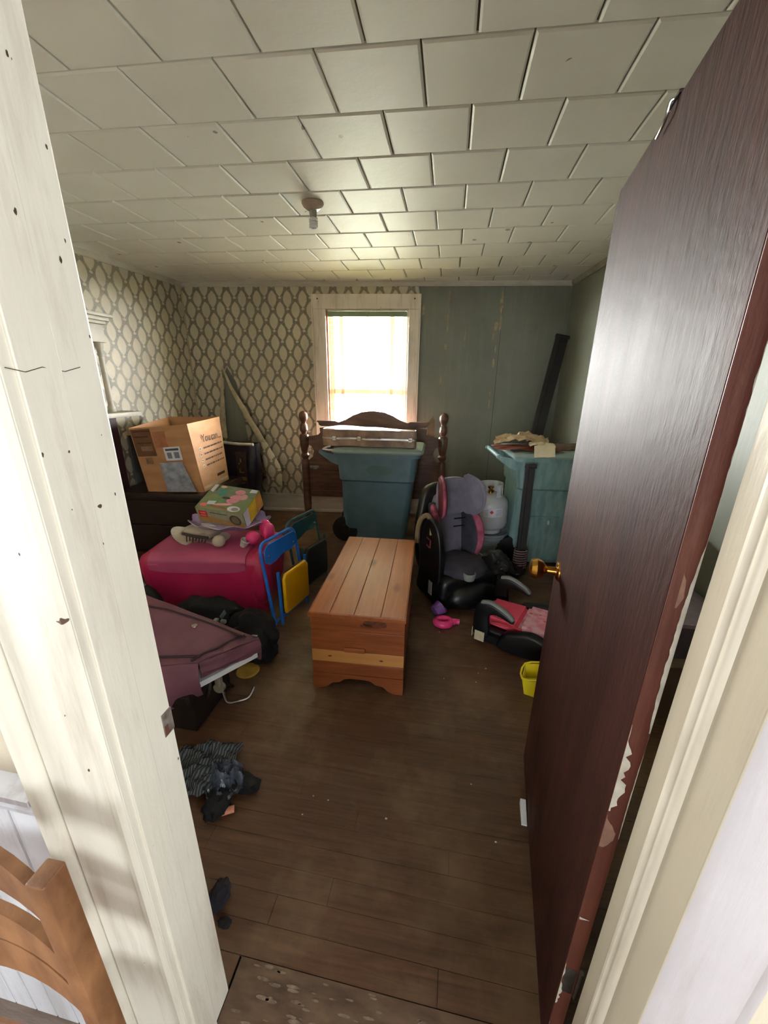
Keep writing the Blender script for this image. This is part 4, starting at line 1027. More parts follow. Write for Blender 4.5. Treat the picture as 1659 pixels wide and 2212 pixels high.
a2 = [bm.verts.new((p[0]*.88, p[1]*.88, .006)) for p in ob_]; b2 = [bm.verts.new((p[0]*.93, p[1]*.93, zt_[i])) for i, p in enumerate(ot_)]
bm.faces.new(a[::-1]); bm.faces.new(a2)
for i in range(4):
    j = (i+1) % 4; bm.faces.new((a[i], a[j], b[j], b[i])); bm.faces.new((b[i], b[j], b2[j], b2[i])); bm.faces.new((b2[i], b2[j], a2[j], a2[i]))
obj('bin_shell', bm, m_yellow2, yt)
rimp = [(ot_[i][0], ot_[i][1], zt_[i]) for i in range(4)]
obj('bin_rim', tubebm(smooth_path(rimp, 3, True), .005, 6, closed=True), m_yellow2, yt)
single('door_wedge', (lambda b: b)(prism([(0, 0), (.08, 0), (.08, .026), (0, .004)], -.010, .010, .001, 1)), m_white, 'small white wedge on the floor at the foot of the door', 'door wedge', (.345, 1.03, 0), world=False, rz=math.radians(86))

# ============================================================ DARK TRUNK + CARDBOARD BOX + SACK
tk = thing('dark_wooden_trunk', 'dark brown wooden trunk against the left wall under the cardboard box', 'trunk', (-2.52, 3.2, 0), math.radians(3))
for z0, z1 in ((.02, .27), (.275, .50)): obj('trunk_board', boxbm(-.38, .40, -.36, .36, z0, z1, .006), m_darkwood, tk)
obj('trunk_lid', boxbm(-.40, .42, -.38, .38, .505, .575, .012), m_darkwood, tk)
obj('trunk_base', boxbm(-.385, .41, -.37, .37, 0, .018), m_darkwood, tk)
cbx = thing('cardboard_box', 'large open brown moving box with printed checklist on the dark trunk', 'cardboard box', (-2.45, 3.15, .578))
Bz, Tz = .580, 1.165
bq = [(-2.11, 2.93), (-2.14, 3.42), (-2.60, 3.40), (-2.60, 2.84)]
tq = [(-2.185, 2.925), (-2.315, 3.60), (-2.80, 3.50), (-2.53, 2.70)]
bq = [(-2.115, 2.935), (-2.175, 3.42), (-2.62, 3.42), (-2.60, 2.86)]
def q3(q, z): return [Vector((p[0], p[1], z)) for p in q]
B3, T3 = q3(bq, Bz), q3(tq, Tz); T3[3].z -= .02; T3[1].z += .005
names = [('box_side', 0, 1), ('box_side', 1, 2), ('box_side', 2, 3), ('box_side', 3, 0)]
cent = Vector((-2.42, 3.2, 0)); sides = []
for nm, i, j in names:
    nrm = (B3[j]-B3[i]).cross(T3[i]-B3[i]).normalized()
    if nrm.dot(B3[i]-cent) < 0: nrm = -nrm
    def fn(u, v, i=i, j=j, nrm=nrm):
        p = (B3[i].lerp(B3[j], u)).lerp(T3[i].lerp(T3[j], u), v)
        return p + nrm*.012*math.sin(PI*u)*v
    sides.append(obj(nm, gridbm(8, 8, fn, .005), m_card, cbx, world=True, label=None))
bm = new(); bm.faces.new([bm.verts.new((p.x, p.y, p.z+.004)) for p in B3]); obj('box_bottom', bm, m_cardin, cbx, world=True)
def face_frame(i, j, u, v, off=.004):
    p = (B3[i].lerp(B3[j], u)).lerp(T3[i].lerp(T3[j], u), v); x = (B3[j]-B3[i]).normalized(); y_ = ((T3[i].lerp(T3[j], u))-(B3[i].lerp(B3[j], u))).normalized()
    nrm = x.cross(y_).normalized()
    if nrm.dot(p-cent) < 0: nrm = -nrm
    return p, x, y_, nrm
def on_face(i, j, quads, m, name, off=.0045, parent=None):
    """decals on a box side; quads in (u0,u1,v0,v1) fractions"""
    bm = new()
    for u0, u1, v0, v1 in quads:
        nu = 6; rows = []
        for v in (v0, v1):
            r_ = []
            for k in range(nu+1):
                u = u0+(u1-u0)*k/nu; p, x, y_, nrm = face_frame(i, j, u, v); r_.append(bm.verts.new(p + nrm*(off+.005+.012*math.sin(PI*u)*v)))
            rows.append(r_)
        for k in range(nu): bm.faces.new((rows[0][k], rows[0][k+1], rows[1][k+1], rows[1][k]))
    return obj(name, bm, m, parent or cbx, world=True)
# right-facing side (0->1): "You can..." and the checklist
p, x, y_, nrm = face_frame(0, 1, .24, .70); p = p + nrm*.0225
mt = Matrix(((x.x, y_.x, nrm.x, p.x), (x.y, y_.y, nrm.y, p.y), (x.z, y_.z, nrm.z, p.z), (0, 0, 0, 1)))
def tight(bm_): return bm_
obj('printed_word', textbm('You', .095, mt), m_cardink, cbx, world=True).__setitem__('kind', 'stuff')
obj('printed_word', textbm('can...', .095, mt @ Matrix.Translation((.175, 0, 0))), m_cardink, cbx, world=True).__setitem__('kind', 'stuff')
q_ = []; rn = random.Random(5)
for k in range(4):
    v = .60-.085*k; u = .26
    while u < .88:
        w = rn.uniform(.04, .12); q_.append((u, min(u+w, .92), v, v+.022)); u += w+.018
for q4 in q_: on_face(0, 1, [q4], m_cardink, 'checklist_mark')
on_face(0, 1, [(.13, .20, .595-.085*k, .635-.085*k) for k in range(4)], M('print_white', (220, 196, 168), .8), 'check_box', .0045)
on_face(0, 1, [(.15, .18, .607-.085*k, .623-.085*k) for k in range(4)], m_cardink, 'check_mark', .005)
on_face(0, 1, [(.55, .86, .13, .17)], m_cardink, 'printed_line')
on_face(0, 1, [(.02, .95, .035, .075)], m_tape, 'packing_tape')
# left-facing side (3->0)
on_face(3, 0, [(.02, .36, .58, .98)], m_cardpanel, 'printed_panel')
on_face(3, 0, [(.05, .34, .94, .955), (.05, .30, .86, .88), (.07, .33, .77, .785)], m_cardink, 'printed_line', .005)
for q4 in ((.12, .32, .66, .73), (.14, .26, .46, .56)): on_face(3, 0, [q4], M('pale_print', (150, 116, 92), .8, (128, 94, 70), 30), 'printed_mark', .005)
on_face(3, 0, [(.38, .60, .70, .93)], M('faint_red_print', (168, 104, 74), .8, (180, 122, 84), 20), 'printed_block')
sh = on_face(3, 0, [(.50, .79, .50, .70)], m_label, 'shipping_label', .0055)
on_face(3, 0, [(.53, .76, .645, .675)], M('label_ink', (70, 76, 96), .6), 'label_header', .006, sh)
on_face(3, 0, [(.54, .62, .53, .62), (.66, .75, .53, .62)], M('label_grey', (130, 136, 156), .6), 'label_print', .006, sh)
def fn(u, v):
    uu = .38+.40*u+.12*(1-v)*u; vv = .02+.46*v
    p, x, y_, nrm = face_frame(3, 0, min(uu, .97), vv); return p+nrm*(.022+.014*abs(noise.noise(Vector((u*5, v*5, 1))))+.004)
obj('grey_bag', gridbm(14, 14, fn, .001), m_greyfilm, cbx, world=True, label='grey plastic shipping bag taped to the box')

sk_ = thing('dark_sack', 'dark plastic sack with vertical yellow lettering standing behind the cardboard box', 'sack', (-2.36, 3.96, 0))
def sackfn(u, v):
    a = 2*PI*u; w = .235*(1-.08*math.cos(v*PI)); k = 1+.06*noise.noise(Vector((math.cos(a)*2, math.sin(a)*2, v*4)))
    fl = 1-.35*max(0, v-.6)/.4
    return (-2.36+w*k*math.copysign(abs(math.cos(a))**.6, math.cos(a)), 3.96+.11*fl*k*math.copysign(abs(math.sin(a))**.6, math.sin(a)), .86*v)
obj('sack_body', gridbm(36, 14, sackfn, .003), M('dark_violet_plastic', (44, 36, 50), .3, (22, 18, 28), 9, bump=.5), sk_, world=True)
obj('sack_hem', tubebm(smooth_path([(-2.60, 3.90, .868), (-2.48, 3.87, .872), (-2.3, 3.865, .862), (-2.13, 3.89, .858)], 5), .017, 6), M('pale_hem', (226, 220, 206), .6), sk_, world=True, label='pale folded top hem')
obj('sack_band', gridbm(4, 12, lambda u, v: (-2.32+.12*u, 3.838-.006*math.sin(PI*v), .12+.66*v), .001), M('brown_band', (74, 54, 44), .45, (60, 42, 36), 10), sk_, world=True)
gl = new(); rn = random.Random(9)
for k in range(5):
    z = .20+k*.11
    for _ in range(3): 
        a_, b_ = rn.uniform(-2.29, -2.25), rn.uniform(z, z+.05); add_box(gl, a_, a_+rn.choice((.012, .05)), 3.822, 3.826, b_, b_+rn.choice((.012, .04)))
obj('yellow_lettering', gl, M('dull_yellow_print', (160, 130, 70), .6), sk_, world=True)['kind'] = 'stuff'

# ============================================================ MANTEL on left wall
angL = math.atan2((BL-FL).y, (BL-FL).x)
mn = thing('trim_8', 'white painted mantel with turned column and shelves on the left wall', 'mantel', (FL.x, FL.y, 0), angL, kind='structure')
def my(Y): return (Y-FL.y)/math.sin(angL)
# local x along wall (towards far), local y<0 into the room
xe = my(3.08)
obj('top_shelf', merge(boxbm(xe-1.5, xe+.04, -.17, -.005, 1.995, 2.02, .004), boxbm(xe-1.5, xe+.015, -.15, -.005, 1.965, 1.994, .006), boxbm(xe-1.5, xe-.005, -.13, -.005, 1.94, 1.964, .004)), m_trim, mn)
obj('frieze', boxbm(xe-1.5, xe-.02, -.11, -.005, 1.80, 1.939, .004), m_trim, mn)
obj('column', lathebm([(1.242, .034), (1.26, .034), (1.262, .028), (1.28, .03), (1.30, .022), (1.35, .024), (1.66, .021), (1.69, .019), (1.70, .026), (1.71, .026), (1.72, .02), (1.745, .024), (1.76, .03), (1.798, .032)], 20, TR((xe-.06, -.07, 0))), m_trim, mn)
obj('mantel_shelf', boxbm(xe-1.5, xe+.10, -.22, -.005, 1.20, 1.24, .004), m_trim, mn)
obj('mantel_leg', boxbm(xe-.22, xe-.02, -.05, -.005, 0, 1.199, .004), M('dark_oxblood_paint', (74, 40, 50), .5, (58, 30, 38), 8), mn, label='dark oxblood lower panel')
# leaning grey board and torn paper flap at left
single('leaning_board', boxbm(-2.965, -2.945, 3.12, 3.26, .0, 1.02, .002), M('grey_weathered_board', (92, 94, 96), .7, (66, 66, 68), 8, (1, 1, .3)), 'narrow grey weathered board leaning on the left wall by the trunk', 'board', (-2.955, 3.19, 0))
single('paper_scrap', gridbm(8, 5, lambda u, v: (-2.985+.03*math.sin(u*3)+.02*v, 3.10+.22*u, 1.04-.05*v+.06*u+.01*math.sin(u*9)), .002), m_paperback, 'torn curl of wallpaper hanging on the left wall under the mantel shelf', 'paper', (-2.98, 3.2, 1.0))

# ============================================================ PINK TOY CHEST AND ITS LOAD
tb = thing('toy_chest', 'large magenta plastic toy chest with rounded lid', 'toy chest', (-1.575, 2.24, 0), math.radians(10))
def rrect(x0, x1, y0, y1, r, z, n=5):
    pts = []
    for cx, cy, a0 in ((x1-r, y1-r, 0), (x0+r, y1-r, 90), (x0+r, y0+r, 180), (x1-r, y0+r, 270)):
        for k in range(n): a = math.radians(a0+k*90/(n-1)); pts.append((cx+r*math.cos(a), cy+r*math.sin(a), z))
    return pts
def loft(rings):
    bm = new(); R_ = [[bm.verts.new(p) for p in r] for r in rings]; n = len(R_[0]); bm.faces.new(R_[0][::-1]); bm.faces.new(R_[-1])
    for a, b in zip(R_, R_[1:]):
        for k in range(n): bm.faces.new((a[k], a[(k+1) % n], b[(k+1) % n], b[k]))
    return bm
obj('chest_body', loft([rrect(-.37, .37, -.22, .22, .06, .0), rrect(-.385, .385, -.235, .235, .06, .02), rrect(-.42, .42, -.26, .26, .07, .33), rrect(-.425, .425, -.262, .262, .075, .385), rrect(-.41, .41, -.25, .25, .07, .42), rrect(-.37, .37, -.21, .21, .06, .445)]), m_pink, tb, sharp=50)
def lidfn(u, v):
    x = -.33+.62*u; s = v*1.0; r = .06
    if s < .28: t = s/.28; y_ = -.270; z = .335+.07*t; z -= .0; y_ = -.268+.0*t
    elif s < .45: t = (s-.28)/.17*PI/2; y_ = -.268+r*(1-math.cos(t)); z = .405+r*.85*math.sin(t)
    else: t = (s-.45)/.55; y_ = -.208+.40*t; z = .456+.012*math.sin(PI*t)
    if v < .2: z += .02*abs(2*u-1)**4
    return (x, y_, z)
obj('lid', gridbm(14, 26, lidfn, .012), m_pinklid, tb, sharp=50, label='dull rose lid curving down over the front')
obj('side_pillar', blobbm((.36, -.20, .27), (.075, .08, .19), 3), m_pink, tb)
obj('logo_plate', boxbm(-.04, .025, -.085, -.062, .4685, .471, .001), M('pale_pink_plate', (206, 150, 176), .5), tb, label='small pale oval plate')
# balloon / shaped foil tray under the toy box
def dishfn(cx, cy, cz, rx, ry, lift, rot, wave=.012, nseg=8):
    def fn(u, v):
        a = 2*PI*u; r = v; sc = 1+.05*math.sin(nseg*a)*v
        x, y_ = rx*r*math.cos(a)*sc, ry*r*math.sin(a)*sc
        z = lift*(r**3)+wave*math.sin(nseg*a)*r*r
        return (cx+x*math.cos(rot)-y_*math.sin(rot), cy+x*math.sin(rot)+y_*math.cos(rot), cz+z)
    return fn
fo = thing('foil_balloon', 'crinkled lilac and silver foil balloon spread under the toy box', 'balloon', (-1.48, 2.30, .54), tilt=(math.radians(0), math.radians(0)))
obj('balloon_skin', gridbm(48, 8, dishfn(-1.50, 2.32, .528, .275, .19, .06, .12, .014, 9), .006), m_foil, fo, world=True, sharp=70)
obj('balloon_panel', gridbm(16, 3, lambda u, v: (lambda p: (p[0], p[1], p[2]+.012))(dishfn(-1.50, 2.32, .528, .275, .19, .06, .12, .014, 9)(-.14+.30*u, .72+.25*v)), .002), m_lilac, fo, world=True, label='smooth lilac side panel')
bx = thing('toy_carton', 'colourful printed toy carton tilted on the lilac foil balloon', 'toy carton', (-1.50, 2.32, .575))
FLt, FRt, BRt, BLt = Vector((-1.71, 2.25, .685)), Vector((-1.32, 2.185, .68)), Vector((-1.31, 2.42, .778)), Vector((-1.70, 2.50, .785))
dn = Vector((.005, .03, -.112))
bm = new(); add_hull(bm, [p+dn for p in (FLt, FRt, BRt, BLt)], [FLt, FRt, BRt, BLt]); obj('carton', bm, M('olive_print_card', (140, 150, 104), .5, (120, 134, 96), 6), bx, world=True)
TN = (FRt-FLt).cross(BLt-FLt).normalized()
def topP(u, v): return FLt.lerp(FRt, u).lerp(BLt.lerp(BRt, u), v)
def topdecal(poly, m, name, off=.001, label=None):
    bm = new(); bm.faces.new([bm.verts.new(topP(a, b)+TN*off) for a, b in poly]); return obj(name, bm, m, bx, world=True, recalc_=None) if False else obj(name, bm, m, bx, world=True, label=label)
def oval(cx, cy, rx, ry, n=14, rot=0): return [(cx+rx*math.cos(2*PI*i/n)*math.cos(rot)-ry*math.sin(2*PI*i/n)*math.sin(rot), cy+rx*math.cos(2*PI*i/n)*math.sin(rot)+ry*math.sin(2*PI*i/n)*math.cos(rot)) for i in range(n)]
P_ = lambda n, c: M(n, c, .5, tuple(min(255, x+14) for x in c), 30)
topdecal([(.01, .60), (.99, .60), (.99, .99), (.01, .99)], P_('print_grey_green', (112, 124, 100)), 'print_background', .0006)
topdecal([(.02, .72), (.10, .66), (.10, .99), (.02, .99)], m_label, 'print_strip')
topdecal([(.12, .74), (.16, .72), (.16, .99), (.12, .99)], P_('print_dark', (70, 72, 66)), 'print_strip')
topdecal(oval(.30, .70, .09, .17, rot=.3), P_('print_teal', (74, 140, 128)), 'print_figure')
topdecal(oval(.24, .93, .07, .05), P_('print_peach', (222, 184, 150)), 'print_figure', .0014)
topdecal(oval(.36, .36, .16, .10, rot=.2), P_('print_green', (104, 140, 92)), 'print_figure', .0012)
topdecal(oval(.64, .50, .13, .20, rot=-.3), P_('print_pink', (214, 134, 158)), 'print_figure', .0016)
topdecal(oval(.66, .80, .11, .10), P_('print_pink', (214, 134, 158)), 'print_figure', .0016)
topdecal(oval(.80, .62, .08, .12), P_('print_rose', (200, 150, 150)), 'print_figure', .0018)
topdecal(oval(.50, .24, .20, .045, rot=.25), P_('print_light_pink', (232, 170, 176)), 'print_figure', .002)
topdecal(oval(.46, .12, .20, .04, rot=-.1), P_('print_brown', (150, 96, 56)), 'print_figure', .0018)
topdecal(oval(.47, .50, .09, .05), P_('print_dark', (70, 72, 66)), 'print_figure', .002)
topdecal(oval(.77, .13, .13, .11), m_label, 'print_disc', .0018); topdecal(oval(.80, .12, .075, .065), P_('print_grey', (150, 146, 140)), 'print_disc', .0024)
topdecal([(.17, .16), (.33, .20), (.33, .34), (.17, .30)], P_('print_pale_blue', (206, 220, 232)), 'print_sticker', .0016)
topdecal(oval(.13, .14, .08, .07), P_('print_salmon', (228, 120, 108)), 'print_logo', .0018)
topdecal([(.84, .84), (.98, .86), (.98, .99), (.84, .99)], m_label, 'print_panel', .0016)
def facedecal(A, B, poly, m, name, off=.001):
    nn = (B-A).cross(dn).normalized()
    cc = (FLt+BRt)/2 + dn*.5
    if nn.dot(A-cc) < 0: nn = -nn
    bm = new(); bm.faces.new([bm.verts.new(A.lerp(B, a)+dn*b+nn*off) for a, b in poly]); obj(name, bm, m, bx, world=True)
facedecal(FLt, FRt, [(0.01, .02), (.99, .02), (.99, .60), (.75, .66), (.5, .62), (.3, .5), (.01, .62)], P_('print_warm_grey', (150, 146, 124)), 'print_background', .0006)
facedecal(FLt, FRt, [(.01, .63), (.3, .52), (.5, .64), (.75, .68), (.99, .62), (.99, .98), (.01, .98)], P_('print_ochre', (162, 124, 66)), 'print_background', .0006)
facedecal(FLt, FRt, [(.06, .18), (.22, .18), (.24, .3), (.22, .62), (.06, .62), (.04, .4)], P_('print_logo_red', (190, 34, 34)), 'print_logo', .0014)
facedecal(FLt, FRt, [(.08, .28), (.20, .28), (.20, .36), (.08, .36)], P_('print_salmon', (228, 120, 108)), 'print_logo_mark', .002)
facedecal(FLt, FRt, [(.08, .46), (.20, .46), (.20, .54), (.08, .54)], P_('print_salmon', (228, 120, 108)), 'print_logo_mark', .002)
facedecal(FLt, FRt, [(.30, .20), (.66, .22), (.66, .28), (.30, .26)], P_('print_dark', (70, 72, 66)), 'print_line', .0014)
facedecal(FLt, FRt, [(.34, .34), (.62, .36), (.62, .40), (.34, .38)], P_('print_grey', (150, 146, 140)), 'print_line', .0014)
facedecal(FLt, FRt, oval(.81, .52, .12, .34, 18), P_('print_dark_brown', (64, 56, 44)), 'print_disc', .0014)
facedecal(FLt, FRt, oval(.81, .52, .08, .24, 18), P_('print_mid_brown', (112, 100, 80)), 'print_disc', .002)
facedecal(FRt, BRt, [(.02, .02), (.30, .02), (.22, .98), (.02, .98)], m_label, 'print_background', .0008)
facedecal(FRt, BRt, [(.30, .02), (.7, .02), (.6, .98), (.22, .98)], M('print_yellow', (250, 206, 60), .5), 'print_background', .0008)
facedecal(FRt, BRt, [(.7, .02), (.99, .02), (.99, .98), (.6, .98)], M('print_orange', (240, 168, 84), .5), 'print_background', .0008)

# hat / slippers / pink toys on the chest lid
ht = thing('felt_hat', 'off-white crumpled felt hat on the toy chest lid at the left', 'hat', (-1.70, 2.22, .462))
obj('hat_crown', blobbm((-1.69, 2.26, .50), (.13, .11, .055), 3, .08, 3, 8, .474), m_hat, ht, world=True)
obj('hat_brim', gridbm(32, 3, lambda u, v: (-1.68+(.06+.12*v)*1.15*math.cos(2*PI*u), 2.235+(.05+.085*v)*math.sin(2*PI*u), .470+.010*math.sin(4*PI*u+1)*v+(.05*v*max(0, -math.cos(2*PI*u))**2)), .005), m_hat, ht, world=True)
obj('dark_fringe', merge(*[tubebm([(-1.70+.022*k, 2.115+.003*k, .525), (-1.70+.022*k, 2.108, .485+.008*(k % 2))], .0045, 5) for k in range(7)]+[tubebm([(-1.74, 2.13, .532), (-1.64, 2.105, .530), (-1.54, 2.11, .525)], .010, 6)]), M('dark_brown_fringe', (60, 46, 46), .8), ht, world=True)
single('white_ball', blobbm((-1.475, 2.125, .502), (.042, .04, .040), 3), m_hat, 'round off-white ball peeping out under the foil balloon', 'ball', (-1.475, 2.125, .46))
single('white_cup', lathebm([(0, .02), (.05, .032), (.052, .028), (.01, .018)], 20, TR((-1.32, 2.15, .47)) @ Matrix.Rotation(.5, 4, 'Y')), M('off_white_plastic', (206, 200, 200), .5), 'small whitish cup lying beside the pink doll shoes', 'cup', (-1.32, 2.15, .46))
pk = thing('pink_toy_shoe', 'bright pink plastic toy with rounded lobes at the right of the chest lid', 'toy', (-1.24, 2.26, .462))
obj('lobe', blobbm((-1.27, 2.20, .512), (.05, .045, .046), 3), m_pink2, pk, world=True)
obj('lobe', blobbm((-1.235, 2.32, .535), (.045, .04, .068), 3, .03, 2, 2), m_pink2, pk, world=True)
obj('lobe', blobbm((-1.195, 2.28, .53), (.035, .06, .062), 3, .03, 2, 5), m_pink2, pk, world=True)

# ============================================================ FOLDED CHILD CHAIRS
def kid_chair(label, loc, rz, frame, panel, seat):
    t = thing('folding_kid_chair', label, 'folding chair', loc, rz)
    # local: x = width (0.36), z up, -y outwards
    wdt, hh = .36, .56
    def loop(w, h, r, y0, lean):
        pts = []
        for cx, cz, a0 in ((w-r, h-r, 0), (r, h-r, 90)):
            for k in range(6): a = math.radians(a0+k*18); pts.append((cx+r*math.cos(a), y0+lean*(cz+r*math.sin(a))/h, cz+r*math.sin(a)))
        return [(w, y0, .012)] + pts + [(0, y0, .012)]
    obj('frame_tube', tubebm(loop(wdt, hh, .055, 0, .075), .0105, 10), frame, t)
    obj('leg_tube', tubebm([(x_, y_, z_) for x_, y_, z_ in loop(wdt-.04, .40, .03, -.035, .05)][0:1] + [(wdt-.035, -.028, .38)], .010, 10), frame, t)
    obj('leg_tube', tubebm([(.03, -.035, .012), (.03, -.028, .38)], .010, 10), frame, t)
    obj('cross_bar', tubebm([(.0, -.002, .035), (wdt, -.002, .035)], .009, 8), frame, t)
    obj('cross_bar', tubebm([(.03, -.034, .06), (wdt-.035, -.034, .06)], .008, 8), frame, t)
    bp = [(.012, .44), (.012, .52), (.045, .548), (wdt-.045, .548), (wdt-.012, .52), (wdt-.012, .45), (.27, .425), (.2, .435), (.12, .41), (.06, .405)]
    b_ = prism(bp, .045, .053, .003, 1); obj('backrest', b_, panel, t)
    obj('rivet', merge(*[lathebm([(0, .006), (.003, .005), (.004, 0)], 10, TR((x_, .0445, .47)) @ Matrix.Rotation(PI/2, 4, 'X')) for x_ in (.05, wdt-.05)]), m_alu, t)
    sp_ = [(.05, .08), (wdt-.05, .08), (wdt-.045, .12), (wdt-.045, .33), (wdt-.07, .36), (.07, .36), (.045, .33), (.045, .12)]
    obj('seat_cushion', prism(sp_, -.062, -.037, .011, 3), seat, t)
    obj('seat_board', prism(sp_, -.0365, -.030, .001, 1), M('dark_board', (60, 44, 32), .6), t)
    return t
kid_chair('folded bright blue child chair with yellow seat leaning on the toy chest', (-1.045, 1.975, 0), math.radians(78), m_blue, m_blue, m_yellow)
kid_chair('folded dull teal child chair standing behind the blue one', (-1.045, 2.37, 0), math.radians(76), m_blue2, m_blue2, M('dark_teal_vinyl', (34, 48, 52), .5))

# ============================================================ MAROON SUITCASE ON STAND, BLACK BAG, CLOTHES
ms = thing('maroon_suitcase', 'soft maroon suitcase with dark piping lying on a folding stand at the left', 'suitcase', (-1.22, 1.32, .28))
A_, B_, C_, D_ = Vector((-1.56, 1.55, .43)), Vector((-.855, 1.44, .335)), Vector((-1.00, 1.19, .375)), Vector((-1.40, .98, .43))
def msf(u, v):
    p = A_.lerp(B_, u).lerp(D_.lerp(C_, u), v)
    p = p + Vector((0, 0, .022*math.sin(PI*u)*math.sin(PI*v) + .016*noise.noise(Vector((u*3, v*3, 2))) - .03*math.exp(-((u-.45)**2+(v-.62)**2)/.03)))
    return p
bm = gridbm(26, 20, msf)
obj('top_panel', gridbm(26, 20, msf, .012), m_maroon, ms, world=True)
def side_curtain(P, Q, drop, bulge, nu=16, nv=8):
    def fn(u, v):
        p = P.lerp(Q, u); nrm = Vector(((Q-P).y, -(Q-P).x, 0)).normalized()
        return Vector((p.x, p.y, p.z-.008)) + nrm*bulge*math.sin(PI*v) + Vector((0, 0, -drop(u)*v)) + nrm*.01*noise.noise(Vector((u*5, v*4, 7)))
    return gridbm(nu, nv, fn, .006)
obj('front_panel', side_curtain(D_, C_, lambda u: .36-.20*u, -.035 if False else .03), m_maroon, ms, world=True)
obj('side_panel', side_curtain(C_, B_, lambda u: .075, .008), m_maroon, ms, world=True)
obj('back_panel', side_curtain(B_, A_, lambda u: .12+.1*u, .01), m_maroon, ms, world=True)
pip = [msf(u, .10) + Vector((0, 0, .006)) for u in [i/20 for i in range(20)]]
obj('piping', tubebm([msf(.10+.86*i/22, .14)+Vector((0, 0, .004)) for i in range(23)], .0045, 6), m_maroonpipe, ms, world=True)
obj('piping', tubebm([msf(.93, .10+.88*i/18)+Vector((0, 0, .004)) for i in range(19)], .0045, 6), m_maroonpipe, ms, world=True)
obj('piping', tubebm([msf(.10+.84*i/22, .86)+Vector((0, 0, .004)) for i in range(23)], .006, 6), m_maroonpipe, ms, world=True)
q = msf(.60, .28); obj('badge', lathebm([(0, .015), (.003, .014), (.0035, 0)], 20, TR((q.x, q.y, q.z+.004))), m_alu, ms, world=True, label='small round silver badge')
obj('zip_pull', boxbm(-.885, -.855, 1.425, 1.435, .345, .352, .002), m_alu, ms, world=True)
st_ = thing('folding_stand', 'dark folding stand with a white board and metal foot under the maroon suitcase', 'stand', (-1.1, 1.35, 0))
bm = new(); add_hull(bm, [(-1.09, 1.22, .235), (-1.01, 1.19, .235), (-.86, 1.42, .235), (-.95, 1.46, .235)], [(-1.09, 1.22, .262), (-1.01, 1.19, .262), (-.86, 1.42, .262), (-.95, 1.46, .262)]); obj('white_board', bm, m_white, st_, world=True, label='white board edge')
obj('tray', boxbm(-1.48, -1.02, 1.12, 1.48, .17, .235, .01), M('dark_brown_tray', (30, 20, 17), .5), st_, world=True)
obj('tray_side', boxbm(-1.44, -1.04, 1.16, 1.44, .012, .165, .004), M('dark_brown_tray', (30, 20, 17), .5), st_, world=True)
obj('wire_foot', tubebm(smooth_path([(-1.03, 1.36, .05), (-1.00, 1.34, .012), (-.95, 1.36, .010), (-.915, 1.39, .012), (-.905, 1.43, .04)], 5), .0075, 8), m_steel, st_, world=True)
obj('caster', merge(lathebm([(-.011, .018), (-.011, .026), (.011, .026), (.011, .018)], 18, TR((-1.0, 1.30, .14)) @ Matrix.Rotation(PI/2, 4, 'X') @ RZ(0)), boxbm(-1.012, -.988, 1.285, 1.315, .155, .20, .003)), M('worn_caster', (150, 140, 120), .5), st_, world=True)
obj('bracket', tubebm(smooth_path([(-1.03, 1.27, .22), (-1.02, 1.26, .17), (-1.035, 1.25, .12)], 4), .008, 8), m_steel, st_, world=True)
lg = [[(-1.44, 1.16, 0), (-1.06, 1.30, .20)], [(-1.06, 1.30, 0), (-1.44, 1.16, .20)]]
obj('stand_leg', tubebm(lg[0], .009, 8), m_railm, st_, world=True); obj('stand_leg', tubebm([(-1.04, 1.45, 0), (-1.04, 1.30, .2)], .009, 8), m_railm, st_, world=True)

bb = thing('black_bag', 'limp black cloth bag heaped between suitcase and toy chest', 'bag', (-1.08, 1.72, 0))
obj('bag_body', blobbm((-1.045, 1.70, .13), (.15, .12, .155), 4, .16, 2.2, 12, .004), m_blackcloth, bb, world=True)
obj('bag_body', blobbm((-1.34, 1.77, .17), (.22, .10, .14), 4, .16, 2.4, 15, .004), m_blackcloth, bb, world=True)
obj('bag_corner', blobbm((-.975, 1.685, .05), (.075, .085, .065), 3, .12, 3, 4, .004), m_blackcloth, bb, world=True)
obj('grey_tag', gridbm(4, 3, lambda u, v: (-1.20+.035*u, 1.645+.015*v, .275+.045*u-.03*v), .003), M('teal_grey_tag', (110, 130, 136), .5), bb, world=True)
obj('side_release', merge(boxbm(-1.215, -1.19, 1.60, 1.63, .255, .275, .004), boxbm(-1.17, -1.14, 1.60, 1.62, .26, .28, .004)), m_armgrey, bb, world=True)
single('yellow_disc', lathebm([(0, .055), (.008, .062), (.014, .055), (.015, 0)], 24, TR((-1.015, 1.565, 0))), M('dull_yellow_plastic', (196, 158, 66), .5), 'dull yellow round piece on the floor under the black bag', 'disc', (-1.015, 1.565, 0))
wl = thing('stroller_wheel', 'black wheel partly hidden behind the left doorway jamb', 'wheel', (-1.845, 1.76, .18), math.radians(12))
obj('tyre', tubebm([(.15*math.cos(2*PI*i/32), 0, .15*math.sin(2*PI*i/32)) for i in range(32)], .028, 10, closed=True), m_rubber, wl)
obj('wheel_disc', lathebm([(-.01, 0), (-.01, .14), (.01, .14), (.01, 0)], 28, Matrix.Rotation(PI/2, 4, 'X')), m_black, wl)
obj('fender', tubebm(smooth_path([(.13*math.cos(a), 0, .19*math.sin(a)) for a in [.3+.28*i for i in range(8)]], 3), .008, 6, flat=2), m_armgrey, wl)

